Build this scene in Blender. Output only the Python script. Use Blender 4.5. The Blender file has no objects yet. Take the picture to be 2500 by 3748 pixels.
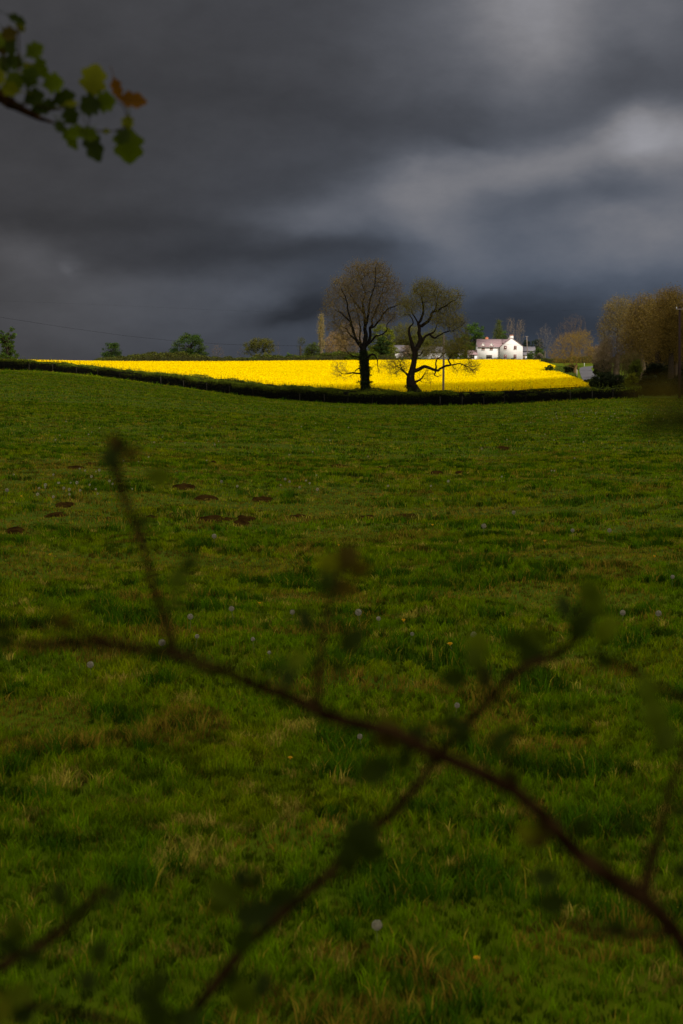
import bpy, math, random
import numpy as np
from mathutils import Vector

# ------------------------------------------------------------------ camera, world, sun
scene = bpy.context.scene
COL = scene.collection
F = 5205.0                       # focal length in pixels of the 2500 px wide frame (50 mm on a 24 x 36 portrait frame)
CAMZ = 2.1
PITCH = math.atan(534.0 / F)

cam_d = bpy.data.cameras.new('camera')
cam = bpy.data.objects.new('camera', cam_d)
COL.objects.link(cam)
cam.location = (0, 0, CAMZ)
cam.rotation_euler = (math.pi / 2 - PITCH, 0, 0)
cam_d.sensor_fit = 'VERTICAL'
cam_d.sensor_height = 36.0
cam_d.sensor_width = 24.0
cam_d.lens = 36.0 * F / 3748.0
cam_d.clip_start = 0.05
cam_d.clip_end = 20000
cam_d.dof.use_dof = True
cam_d.dof.focus_distance = 28.0
cam_d.dof.aperture_fstop = 5.6
scene.camera = cam
scene.view_settings.view_transform = 'Standard'
scene.view_settings.look = 'None'
scene.view_settings.gamma = 1.0
scene.view_settings.exposure = -0.05
scene.cycles.use_denoising = True
scene.cycles.max_bounces = 6
scene.cycles.transparent_max_bounces = 8

SUN_EL = math.radians(43)
SUN_AZ = (0.62, -0.785)          # horizontal direction towards the sun: behind the camera, to the right
_n = math.hypot(*SUN_AZ); SUN_AZ = (SUN_AZ[0] / _n, SUN_AZ[1] / _n)
TO_SUN = Vector((SUN_AZ[0] * math.cos(SUN_EL), SUN_AZ[1] * math.cos(SUN_EL), math.sin(SUN_EL)))
sun_d = bpy.data.lights.new('sun', 'SUN')
sun_d.energy = 4.6
sun_d.angle = math.radians(0.5)
sun_d.color = (1.0, 0.94, 0.84)
sun = bpy.data.objects.new('sun', sun_d)
COL.objects.link(sun)
sun.location = (300, -300, 400)
sun.rotation_euler = TO_SUN.to_track_quat('Z', 'Y').to_euler()


class E:
    """tiny expression helper that writes Math nodes"""
    nt = None
    def __init__(s, sock): s.s = sock
    @staticmethod
    def op(o, *a, clamp=False):
        n = E.nt.nodes.new('ShaderNodeMath'); n.operation = o; n.use_clamp = clamp
        for i, v in enumerate(a):
            if isinstance(v, E): E.nt.links.new(v.s, n.inputs[i])
            else: n.inputs[i].default_value = float(v)
        return E(n.outputs[0])
    def __add__(s, o): return E.op('ADD', s, o)
    __radd__ = __add__
    def __sub__(s, o): return E.op('SUBTRACT', s, o)
    def __rsub__(s, o): return E.op('SUBTRACT', o, s)
    def __mul__(s, o): return E.op('MULTIPLY', s, o)
    __rmul__ = __mul__
    def __truediv__(s, o): return E.op('DIVIDE', s, o)


def smooth(e, a, b):
    n = E.nt.nodes.new('ShaderNodeMapRange'); n.interpolation_type = 'SMOOTHSTEP'
    E.nt.links.new(e.s, n.inputs['Value'])
    n.inputs['From Min'].default_value = a; n.inputs['From Max'].default_value = b
    return E(n.outputs['Result'])


def build_world():
    w = bpy.data.worlds.new('World'); scene.world = w; w.use_nodes = True
    nt = w.node_tree; nt.nodes.clear(); E.nt = nt
    L = nt.links.new
    out = nt.nodes.new('ShaderNodeOutputWorld'); bg = nt.nodes.new('ShaderNodeBackground')
    L(bg.outputs[0], out.inputs[0])
    tc = nt.nodes.new('ShaderNodeTexCoord')
    sep = nt.nodes.new('ShaderNodeSeparateXYZ'); L(tc.outputs['Generated'], sep.inputs[0])
    x, y, z = (E(sep.outputs[i]) for i in range(3))
    az = E.op('ARCTAN2', x, y)
    el = E.op('ARCSINE', E.op('MINIMUM', E.op('MAXIMUM', z, -0.999), 0.999))
    q = az * 5.205; v = el * 5.205          # thousands of photograph pixels at this focal length
    comb = nt.nodes.new('ShaderNodeCombineXYZ'); L(q.s, comb.inputs[0]); L((v * 1.8).s, comb.inputs[1])
    def noise(scale, det, off, rough=0.55):
        mp = nt.nodes.new('ShaderNodeMapping'); mp.inputs['Location'].default_value = off
        L(comb.outputs[0], mp.inputs[0])
        n = nt.nodes.new('ShaderNodeTexNoise'); n.inputs['Scale'].default_value = scale
        n.inputs['Detail'].default_value = det; n.inputs['Roughness'].default_value = rough
        L(mp.outputs[0], n.inputs['Vector'])
        return E(n.outputs['Fac'])
    n1 = noise(2.2, 4, (3.1, 7.7, 1.0)); n2 = noise(2.2, 4, (13.1, 2.7, 5.0)); n3 = noise(1.7, 6, (5.3, 1.2, 9.0), 0.55); n4 = noise(6.0, 5, (9.3, 4.2, 3.0), 0.6)
    qd = q + (n1 - 0.5) * 0.30
    vd = v + (n2 - 0.5) * 0.17
    # clouds: (x, y) in the 1568 px overview, half sizes, tilt (deg), brightness
    G = [(1205, 40, 110, 160, 14, .165), (1060, 90, 230, 190, 10, .050), (1480, 80, 150, 130, 0, .080), (1440, 330, 62, 52, 0, .150), (1540, 345, 60, 60, 0, .11),
         (1330, 385, 190, 40, 12, .085), (1060, 425, 230, 50, 10, .085), (880, 440, 90, 40, 10, .03), (720, 515, 120, 32, 0, .050), (1010, 520, 110, 60, -30, .065), (1430, 515, 170, 40, 0, .065), (1480, 600, 170, 60, 0, .05),
         (1560, 460, 90, 90, 0, .05), (560, 395, 150, 50, 10, .008), (60, 600, 110, 40, -5, .030), (175, 612, 18, 14, 0, .03), (300, 690, 240, 60, 0, .030), (590, 665, 90, 30, 20, .025), (420, 620, 200, 25, -8, -.012),
         (655, 712, 90, 24, 16, -.030), (720, 690, 80, 22, 10, -.010), (1250, 735, 260, 40, 0, -.022), (700, 590, 330, 24, 3, -.015), (900, 285, 330, 42, -6, -.016), (1320, 210, 120, 60, 0, -.010), (1400, 215, 170, 45, -6, -.016),
         (250, 530, 330, 30, -4, -.014), (100, 300, 300, 180, 0, -.006), (1090, 355, 60, 16, -10, -.02), (1120, 640, 150, 40, 0, .012), (420, 770, 260, 40, 0, .010), (1400, 110, 50, 90, 10, -.012), (1250, 590, 300, 60, 0, .022), (1380, 540, 260, 120, 0, .034), (1100, 560, 160, 60, -10, .015)]
    lum = E.op('ADD', 0.056, 0.0)
    for gx, gy, sx, sy, ang, amp in G:
        gx, gy, sx, sy = ((gx - 784) / 627.2, (840.5 - gy) / 627.2, sx / 627.2, sy / 627.2)
        a = math.radians(ang); c, s_ = math.cos(a), math.sin(a)
        dx = qd - gx; dy = vd - gy
        u1 = dx * (c / sx) + dy * (s_ / sx)
        u2 = dy * (c / sy) - dx * (s_ / sy)
        lum = lum + E.op('EXPONENT', (u1 * u1 + u2 * u2) * -0.7) * amp
    lum = E.op('MAXIMUM', lum, 0.03) * (1 + (n3 - 0.5) * 0.36) * (1 + (n4 - 0.5) * 0.32)
    # hue: neutral on the left and high up, bluish low on the right
    blue = smooth(qd, -1.5, 0.7) * (1.0 - smooth(lum, 0.07, 0.22) * 0.85) * (0.35 + 0.65 * smooth(v, 1.1, 0.05))
    comb2 = nt.nodes.new('ShaderNodeCombineXYZ')
    L((lum * (1.0 - blue * 0.20)).s, comb2.inputs[0]); L((lum * (0.985 + blue * 0.025)).s, comb2.inputs[1]); L((lum * (1.05 + blue * 0.36)).s, comb2.inputs[2])
    # the rest of the sky (overhead, behind): daylight with broken bright cloud
    sky = nt.nodes.new('ShaderNodeTexSky'); sky.sky_type = 'NISHITA'; sky.sun_disc = False
    sky.sun_elevation = SUN_EL; sky.sun_rotation = math.atan2(SUN_AZ[0], SUN_AZ[1])
    sk = nt.nodes.new('ShaderNodeVectorMath'); sk.operation = 'SCALE'; L(sky.outputs[0], sk.inputs[0]); sk.inputs['Scale'].default_value = 0.12
    cl = nt.nodes.new('ShaderNodeMix'); cl.data_type = 'RGBA'
    L(smooth(n3, 0.35, 0.6).s, cl.inputs['Factor']); L(sk.outputs[0], cl.inputs['A']); cl.inputs['B'].default_value = (1.05, .98, .86, 1)
    m = E.op('MAXIMUM', smooth(el, 0.28, 0.62), smooth(E.op('ABSOLUTE', az), 0.5, 1.4))
    mx = nt.nodes.new('ShaderNodeMix'); mx.data_type = 'RGBA'
    L(m.s, mx.inputs['Factor']); L(comb2.outputs[0], mx.inputs['A']); L(cl.outputs['Result'], mx.inputs['B'])
    L(mx.outputs['Result'], bg.inputs[0]); bg.inputs[1].default_value = 1.0


build_world()

# ------------------------------------------------------------------ helpers
RNG = np.random.default_rng(7)
ca, sa = math.cos(PITCH), math.sin(PITCH)


def P(x, y, Y):
    """world point at forward distance Y that stands at pixel (x, y) of the 2500 x 3748 frame"""
    sx = (x - 1250.0) / F; sy = (1874.0 - y) / F
    d = np.array([sx, ca + sy * sa, -sa + sy * ca])
    d = d * (Y / d[1])
    return np.array([d[0], d[1], d[2] + CAMZ])


def D(x, y, Y):
    return P(x * 1.5944, y * 1.5944, Y)


def proj(X, Y, Z):
    Zr = Z - CAMZ
    dep = Y * ca - Zr * sa
    return 1250 + F * X / dep, 1874 - F * (Y * sa + Zr * ca) / dep


def hashn(ix, iy, seed):
    h = (ix.astype(np.int64) * 374761393 + iy.astype(np.int64) * 668265263 + seed * 974634777) & 0xffffffff
    h = ((h ^ (h >> 13)) * 1274126177) & 0xffffffff
    h = h ^ (h >> 16)
    return (h & 0xffff) / 65535.0


def vnoise(x, y, seed=0):
    x = np.asarray(x, float); y = np.asarray(y, float)
    ix = np.floor(x); iy = np.floor(y); fx = x - ix; fy = y - iy
    fx = fx * fx * (3 - 2 * fx); fy = fy * fy * (3 - 2 * fy)
    a = hashn(ix, iy, seed); b = hashn(ix + 1, iy, seed); c = hashn(ix, iy + 1, seed); d = hashn(ix + 1, iy + 1, seed)
    return (a * (1 - fx) + b * fx) * (1 - fy) + (c * (1 - fx) + d * fx) * fy


def fbm(x, y, seed=0, octs=3):
    s = 0; a = 0.5; t = 0
    for k in range(octs):
        s = s + a * vnoise(x * 2 ** k, y * 2 ** k, seed + k * 17); t += a; a *= 0.5
    return s / t


def mesh_obj(name, V, faces, mats, parent=None, midx=None, col=None, smooth_shade=False):
    """V (n,3); faces: list of int arrays (m,k); midx: list of arrays per faces entry; col: (n,3) colour attribute"""
    V = np.asarray(V, np.float32)
    me = bpy.data.meshes.new(name)
    me.vertices.add(len(V)); me.vertices.foreach_set('co', V.ravel())
    nl = sum(f.size for f in faces); nf = sum(len(f) for f in faces)
    me.loops.add(nl); me.polygons.add(nf)
    me.loops.foreach_set('vertex_index', np.concatenate([f.ravel() for f in faces]).astype(np.int32))
    tot = np.concatenate([np.full(len(f), f.shape[1]) for f in faces])
    st = np.concatenate([[0], np.cumsum(tot)[:-1]])
    me.polygons.foreach_set('loop_start', st.astype(np.int32))
    if midx is not None:
        me.polygons.foreach_set('material_index', np.concatenate(midx).astype(np.int32))
    if smooth_shade:
        me.polygons.foreach_set('use_smooth', np.ones(nf, bool))
    if col is not None:
        at = me.color_attributes.new('Col', 'FLOAT_COLOR', 'POINT')
        c4 = np.ones((len(V), 4), np.float32); c4[:, :3] = col
        at.data.foreach_set('color', c4.ravel())
    for m in (mats if isinstance(mats, (list, tuple)) else [mats]): me.materials.append(m)
    me.update(); me.validate()
    o = bpy.data.objects.new(name, me); COL.objects.link(o)
    if parent is not None: o.parent = parent
    return o


class Geo:
    """collects pieces into one mesh"""
    def __init__(s): s.V = []; s.F = {}; s.n = 0; s.C = []
    def add(s, V, faces, mi=0, col=None):
        V = np.asarray(V, float).reshape(-1, 3)
        for f in (faces if isinstance(faces, list) else [faces]):
            f = np.asarray(f)
            if f.ndim == 1: f = f[None]
            s.F.setdefault(f.shape[1], []).append((f + s.n, mi))
        s.V.append(V); s.n += len(V)
        c = np.zeros((len(V), 3)) + (0.5 if col is None else np.asarray(col)); s.C.append(c)
    def build(s, name, mats, parent=None, org=None, smooth_shade=False):
        V = np.concatenate(s.V); C = np.concatenate(s.C)
        if org is not None: V = V - np.asarray(org)
        fs = []; mi = []
        for k, lst in s.F.items():
            fs.append(np.concatenate([f for f, _ in lst])); mi.append(np.concatenate([np.full(len(f), m) for f, m in lst]))
        return mesh_obj(name, V, fs, mats, parent, mi, C, smooth_shade)
    def box(s, x0, x1, y0, y1, z0, z1, mi=0, col=None):
        V = [(x, y, z) for z in (z0, z1) for y in (y0, y1) for x in (x0, x1)]
        s.add(V, np.array([(0, 2, 3, 1), (4, 5, 7, 6), (0, 1, 5, 4), (2, 6, 7, 3), (0, 4, 6, 2), (1, 3, 7, 5)]), mi, col)
    def prism(s, poly, y0, y1, mi=0, col=None):
        """polygon of (x, z) extruded along y"""
        n = len(poly)
        V = [(x, y0, z) for x, z in poly] + [(x, y1, z) for x, z in poly]
        s.add(V, [np.array([list(range(n))]), np.array([list(range(2 * n - 1, n - 1, -1))]),
                  np.array([(i, i + n, (i + 1) % n + n, (i + 1) % n) for i in range(n)])], mi, col)
    def tube(s, pts, rad, n=8, mi=0, col=None, cap=True):
        pts = np.asarray(pts, float); m = len(pts); rad = np.zeros(m) + rad
        T = np.gradient(pts, axis=0); T /= np.linalg.norm(T, axis=1)[:, None] + 1e-12
        up = np.array([0, 1.0, 0]) if abs(T[:, 1]).max() < 0.9 else np.array([1.0, 0, 0])
        if abs(T @ up).max() > 0.97: up = np.array([0.3, 0.2, 0.93])
        A = np.cross(T, up); A /= np.linalg.norm(A, axis=1)[:, None] + 1e-12
        B = np.cross(T, A)
        th = np.arange(n) * 2 * math.pi / n
        V = pts[:, None] + rad[:, None, None] * (A[:, None] * np.cos(th)[None, :, None] + B[:, None] * np.sin(th)[None, :, None])
        idx = np.arange(m * n).reshape(m, n)
        a = idx[:-1]; b = idx[1:]
        q = np.stack([a, np.roll(a, -1, 1), np.roll(b, -1, 1), b], -1).reshape(-1, 4)
        fs = [q]
        if cap: fs += [idx[0][::-1].copy(), idx[-1].copy()]
        s.add(V.reshape(-1, 3), fs, mi, col)
    def cards(s, C, size, mi=0, col=None, flat=0.0, aspect=0.7, rng=None):
        """leaf-sized quads (kite shaped) with random orientation; flat 0..1 turns them face up"""
        r = rng or RNG
        n = len(C); size = np.zeros(n) + size
        N = r.normal(size=(n, 3)); N[:, 2] = abs(N[:, 2]) + flat * 3; N /= np.linalg.norm(N, axis=1)[:, None]
        T = np.cross(N, r.normal(size=(n, 3))); T /= np.linalg.norm(T, axis=1)[:, None] + 1e-9
        B = np.cross(N, T)
        h = size[:, None] * 0.5
        V = np.stack([C - T * h, C + B * h * aspect + N * h * .25, C + T * h, C - B * h * aspect + N * h * .25], 1)
        cc = None if col is None else np.repeat(np.zeros((n, 3)) + col, 4, 0)
        s.add(V.reshape(-1, 3), np.arange(n * 4).reshape(n, 4), mi, cc)
    def segs(s, A, B, ra, rb, n=3, mi=0, col=None):
        """many separate frustums"""
        if len(A) == 0: return
        T = B - A; T /= np.linalg.norm(T, axis=1)[:, None] + 1e-9
        up = np.where(abs(T[:, 2:3]) > 0.9, np.array([[1.0, 0, 0]]), np.array([[0, 0, 1.0]]))
        U = np.cross(T, up); U /= np.linalg.norm(U, axis=1)[:, None] + 1e-9
        W = np.cross(T, U)
        th = np.arange(n) * 2 * math.pi / n
        ring = U[:, None] * np.cos(th)[None, :, None] + W[:, None] * np.sin(th)[None, :, None]
        V = np.concatenate([A[:, None] + ring * ra[:, None, None], (B + T * rb[:, None] * .4)[:, None] + ring * rb[:, None, None]], 1)
        base = np.arange(len(A))[:, None] * 2 * n
        qs = []
        for k in range(n):
            k2 = (k + 1) % n
            qs.append(np.concatenate([base + k, base + k2, base + k2 + n, base + k + n], 1))
        cc = None if col is None else np.repeat(np.zeros((len(A), 3)) + col, 2 * n, 0)
        s.add(V.reshape(-1, 3), np.concatenate(qs), mi, cc)


def tag(o, label=None, cat=None, group=None, kind=None):
    if label: o['label'] = label
    if cat: o['category'] = cat
    if group: o['group'] = group
    if kind: o['kind'] = kind
    return o


def empty(name, loc, label, cat, group=None):
    o = bpy.data.objects.new(name, None); COL.objects.link(o); o.location = [float(v) for v in loc]
    o.empty_display_size = 0.3
    return tag(o, label, cat, group)


# ------------------------------------------------------------------ materials
def mat(name, col, rough=0.8, noise=0.0, scale=5.0, spec=0.2, attr=False, transl=0.0, bump=0.0, col2=None):
    m = bpy.data.materials.new(name); m.use_nodes = True
    nt = m.node_tree; L = nt.links.new
    b = nt.nodes['Principled BSDF']; b.inputs['Roughness'].default_value = rough
    b.inputs['Specular IOR Level'].default_value = spec
    if attr:
        src = nt.nodes.new('ShaderNodeVertexColor'); src.layer_name = 'Col'; base = src.outputs[0]
    else:
        rgb = nt.nodes.new('ShaderNodeRGB'); rgb.outputs[0].default_value = (*col, 1); base = rgb.outputs[0]
    tc = nt.nodes.new('ShaderNodeTexCoord')
    if noise > 0 or col2:
        n = nt.nodes.new('ShaderNodeTexNoise'); n.inputs['Scale'].default_value = scale; n.inputs['Detail'].default_value = 5
        L(tc.outputs['Object'], n.inputs['Vector'])
        if col2:
            r = nt.nodes.new('ShaderNodeMapRange'); r.inputs['From Min'].default_value = .38; r.inputs['From Max'].default_value = .62
            L(n.outputs['Fac'], r.inputs['Value'])
            mx = nt.nodes.new('ShaderNodeMix'); mx.data_type = 'RGBA'; L(r.outputs[0], mx.inputs['Factor'])
            L(base, mx.inputs['A']); mx.inputs['B'].default_value = (*col2, 1); base = mx.outputs['Result']
        if noise > 0:
            r = nt.nodes.new('ShaderNodeMapRange'); r.inputs['From Min'].default_value = .25; r.inputs['From Max'].default_value = .75
            r.inputs['To Min'].default_value = 1 - noise; r.inputs['To Max'].default_value = 1 + noise
            L(n.outputs['Fac'], r.inputs['Value'])
            vm = nt.nodes.new('ShaderNodeVectorMath'); vm.operation = 'SCALE'; L(base, vm.inputs[0]); L(r.outputs[0], vm.inputs['Scale'])
            base = vm.outputs[0]
        if bump > 0:
            bp = nt.nodes.new('ShaderNodeBump'); bp.inputs['Strength'].default_value = bump; bp.inputs['Distance'].default_value = 0.05
            L(n.outputs['Fac'], bp.inputs['Height']); L(bp.outputs[0], b.inputs['Normal'])
    L(base, b.inputs['Base Color'])
    if transl > 0:
        t = nt.nodes.new('ShaderNodeBsdfTranslucent'); L(base, t.inputs[0])
        ms = nt.nodes.new('ShaderNodeMixShader'); ms.inputs[0].default_value = transl
        L(b.outputs[0], ms.inputs[1]); L(t.outputs[0], ms.inputs[2])
        L(ms.outputs[0], nt.nodes['Material Output'].inputs[0])
    return m


M = dict(
    blade=mat('grass_blade', None, .8, attr=True, transl=.35, spec=.02),
    leaf=mat('leaf', None, .7, attr=True, transl=.3, spec=.08),
    wood=mat('bark', None, .95, attr=True, noise=.35, scale=6, spec=.0),
    bloom=mat('rapeseed_bloom', None, .9, attr=True, transl=.15, spec=0),
    plain=mat('painted', None, .8, attr=True, spec=.15),
    fgbark=mat('hawthorn_bark', (.014, .0065, .002), .95, .5, 90, bump=.5, col2=(.030, .015, .005), spec=0),
    fgleaf=mat('hawthorn_leaf', None, .5, attr=True, transl=.4, spec=.3),
    render=mat('white_render', (.68, .635, .605), .85, .06, 1.2),
    rooft=mat('roof_tiles', (.32, .21, .215), .8, .22, 2.5, col2=(.24, .16, .165)),
    slate=mat('slate', (.17, .15, .165), .7, .2, 1.5, col2=(.12, .11, .12)),
    brick=mat('brick', (.42, .15, .08), .9, .25, 4),
    frame=mat('window_frame', (.36, .17, .15), .6, .1, 3),
    glass=mat('window_glass', (.16, .11, .11), .15, .25, 2.0, spec=.6),
    dark=mat('dark_opening', (.02, .018, .015), .7, .2, 2),
    polewood=mat('pole_wood', (.26, .20, .15), .95, .3, 3, col2=(.18, .135, .10), spec=.02),
    darkpole=mat('dark_pole_wood', (.05, .03, .025), .95, .3, 3, col2=(.03, .02, .017), spec=.0),
    metal=mat('grey_metal', (.25, .25, .26), .5, .1, 4),
    tarmac=mat('tarmac', (.105, .10, .105), .95, .15, .8, col2=(.085, .08, .085), spec=.02),
    cloud=mat('cloud_white', (.8, .8, .8), 1, .05, .01, spec=0),
    clock=mat('dandelion_seeds', (.46, .40, .27), .9, .15, 60, transl=.3),
    petal=mat('dandelion_petals', (.75, .42, .005), .7, .15, 80, transl=.2),
    stalk=mat('dandelion_stalk', (.11, .13, .02), .6, .2, 30, transl=.15),
    earth=mat('bare_earth', (.055, .030, .006), 1, .4, 8, col2=(.016, .008, .002), bump=.6, spec=0),
)

# ------------------------------------------------------------------ terrain
HX = np.array([-1500, 0, 115, 340, 517, 700, 800, 1000, 1200, 1400, 1600, 1750, 1900, 2050, 2200, 2330, 2500, 3600.])
HB = np.array([1350, 1354, 1355, 1373, 1399, 1422, 1438, 1462, 1476, 1484, 1486, 1484, 1477, 1468, 1461, 1459, 1459, 1459.])   # base of the hedge
HT = np.array([1308, 1312, 1313, 1336, 1358, 1378, 1394, 1413, 1424, 1434, 1433, 1428, 1425, 1424, 1415, 1415, 1415, 1415.])   # its top
HY = np.array([170, 160, 160, 158, 155, 152, 150, 145, 140, 135, 132, 131, 130, 129, 128, 128, 128, 128.])
HZ = np.array([P(x, y, Y)[2] for x, y, Y in zip(HX, HB, HY)])
HTZ = np.array([P(x, y, Y)[2] for x, y, Y in zip(HX, HT, HY)])
FX = np.array([-1500, 0, 400, 800, 1200, 1500, 1750, 2000, 2200, 2500, 3600.])
FY = np.array([240, 260, 330, 400, 440, 460, 465, 465, 465, 465, 465.])
FB = np.array([1338, 1338, 1339, 1336, 1331, 1329, 1327, 1329, 1330, 1330, 1330.])
FZ = np.array([P(x, y, Y)[2] for x, y, Y in zip(FX, FB, FY)])


def tab(x, xp, fp):
    """smoothed table look-up"""
    return (np.interp(x, xp, fp) * 2 + np.interp(x - 60, xp, fp) + np.interp(x + 60, xp, fp)) / 4


def ground(X, Y, micro=True):
    X = np.asarray(X, float); Y = np.asarray(Y, float)
    xp = 1250 + F * np.clip(X / np.maximum(Y, 25.), -.5, .5)
    yh = tab(xp, HX, HY); zh = tab(xp, HX, HZ); yf = tab(xp, FX, FY); zf = tab(xp, FX, FZ)
    t = np.clip(Y / yh, 0, None)
    near = zh * np.minimum(t, 1) ** 1.7
    s = np.clip((Y - yh) / (yf - yh), 0, 1)
    z = np.where(Y <= yh, near, zh + (zf - zh) * s)
    z = z - np.clip(Y - yf - 40, 0, 4000) * 0.004
    if micro:
        k = np.clip((yh - Y) / 10, 0, 1) * np.clip(Y / 3, 0, 1)
        z = z + k * ((fbm(X / 1.9, Y / 1.9, 5) - .5) * .16 + (fbm(X / 9, Y / 9, 9) - .5) * np.clip(Y / 40, .2, 1) * .30 + (fbm(X / .62, Y / .62, 19, 2) - .5) * .085 * np.clip(1 - Y / 60, 0, 1))
    return z


def build_ground():
    a = np.sinh(np.linspace(-5.2, 5.2, 420)) / np.sinh(5.2) * 3500; a = np.unique(np.concatenate([a[abs(a) > 12], np.linspace(-12, 12, 130)]))
    Ys = np.concatenate([np.linspace(-300, -4, 12), np.linspace(-2, 60, 250), np.linspace(60.5, 175, 190), np.linspace(177, 520, 120), np.geomspace(530, 9000, 30)])
    Xg, Yg = np.meshgrid(a, Ys)
    Zg = ground(Xg, Yg)
    V = np.stack([Xg, Yg, Zg], -1).reshape(-1, 3)
    idx = np.arange(len(V)).reshape(Xg.shape)
    q = np.stack([idx[:-1, :-1], idx[:-1, 1:], idx[1:, 1:], idx[1:, :-1]], -1).reshape(-1, 4)
    m = bpy.data.materials.new('meadow'); m.use_nodes = True
    nt = m.node_tree; L = nt.links.new; b = nt.nodes['Principled BSDF']
    b.inputs['Roughness'].default_value = .95; b.inputs['Specular IOR Level'].default_value = .05
    geo = nt.nodes.new('ShaderNodeNewGeometry')
    def nz(sc, det=5):
        n = nt.nodes.new('ShaderNodeTexNoise'); n.inputs['Scale'].default_value = sc; n.inputs['Detail'].default_value = det
        L(geo.outputs['Position'], n.inputs['Vector']); return n.outputs['Fac']
    def mix(f, A, B):
        x = nt.nodes.new('ShaderNodeMix'); x.data_type = 'RGBA'; L(f, x.inputs['Factor'])
        for k, v in (('A', A), ('B', B)):
            if isinstance(v, tuple): x.inputs[k].default_value = (*v, 1)
            else: L(v, x.inputs[k])
        return x.outputs['Result']
    def rng(f, lo, hi):
        r = nt.nodes.new('ShaderNodeMapRange'); r.inputs['From Min'].default_value = lo; r.inputs['From Max'].default_value = hi
        L(f, r.inputs['Value']); return r.outputs[0]
    c = mix(rng(nz(.35), .35, .65), (.062, .098, .0), (.082, .104, .0))
    c = mix(rng(nz(1.7), .45, .62), c, (.050, .082, .0))
    c = mix(rng(nz(.9, 8), .60, .72), c, (.09, .062, .003))
    L(c, b.inputs['Base Color'])
    return tag(mesh_obj('ground', V, [q], m, smooth_shade=True), kind='structure')


build_ground()

# unseen cloud, added and shaped to shade the pasture, the hedge and the feet of the trees; it hangs behind the camera, between the field and the sun
def build_shade_cloud():
    alt = 900.0
    off = np.array([TO_SUN.x, TO_SUN.y]) * (alt / TO_SUN.z)
    edge = [(-150, 250), (-100, 240), (-70, 222), (-48, 172), (-26, 150), (0, 140.5), (16, 140.5), (26, 141), (31, 150), (37, 184), (50, 192), (100, 200), (150, 210)]  # cloud outline drawn to put its shadow edge here on the ground
    ex = np.array([e[0] for e in edge]); ey = np.array([e[1] for e in edge])
    xs = np.linspace(-150, 150, 160); ts = np.linspace(0, 1, 60)
    X, T = np.meshgrid(xs, ts)
    front = np.interp(X, ex, ey) + (fbm(X / 14, X * 0, 3) - .5) * 7
    Yc = -50 + (front + 50) * T
    env = np.sqrt(np.clip(1 - (2 * T - 1) ** 8, 0, 1)) * np.sqrt(np.clip(1 - (X / 150) ** 8, 0, 1))
    top = alt + np.minimum(env * (20 + 90 * fbm(X / 60, Yc / 60, 11)), 1.5 + (front - Yc) * .8)
    bot = alt - np.minimum(env * (4 + 16 * fbm(X / 50, Yc / 50, 12)), 1.5 + (front - Yc) * .5)
    W = np.stack([np.stack([X + off[0], Yc + off[1], top], -1), np.stack([X + off[0], Yc + off[1], bot], -1)])
    n = X.size; V = W.reshape(-1, 3); idx = np.arange(n).reshape(X.shape)
    q1 = np.stack([idx[:-1, :-1], idx[:-1, 1:], idx[1:, 1:], idx[1:, :-1]], -1).reshape(-1, 4)
    tag(mesh_obj('cloud', V, [q1, q1[:, ::-1] + n], M['cloud'], smooth_shade=True), kind='structure')


build_shade_cloud()

# ------------------------------------------------------------------ rapeseed field
CROP_H = 1.15


def crop_mask(X, Y):
    """True where the crop grows (the plan shape of the field)"""
    xp = 1250 + F * X / Y
    yh = tab(xp, HX, HY); yf = tab(xp, FX, FY)
    _, py = proj(X, Y, ground(X, Y, False) + CROP_H)
    ok = (Y > yh + 9) & (Y < yf) & (xp > -700)
    edge = np.interp(xp, [1950, 1990, 2030, 2050, 2070, 2100, 2130, 2150, 2165], [1352, 1354, 1356, 1361, 1368, 1378, 1390, 1403, 1440])   # far side of the near lobe
    ok &= (xp < 1975) | (py > edge) | ((py < np.interp(xp, [1975, 2000, 2025, 2035], [1350, 1348, 1344, 1330])) & (xp < 2034) & (py > np.interp(xp, [1850, 1930, 1990, 2034], [1300, 1316, 1324, 1338])))
    ok &= xp < 2158
    return ok


def tram(X, Y):
    """wheel tracks in the crop, 0..1"""
    k = 0
    for xc in (10.9 + 11.35, 20.4):
        xc2 = xc + (Y - 170) * .119
        k = np.maximum(k, np.clip(1 - abs(X - xc2) / .28, 0, 1) * (Y > 152) * (Y < 196))
    return k * (fbm(X * .8, Y * .6, 77) > .42)


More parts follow.
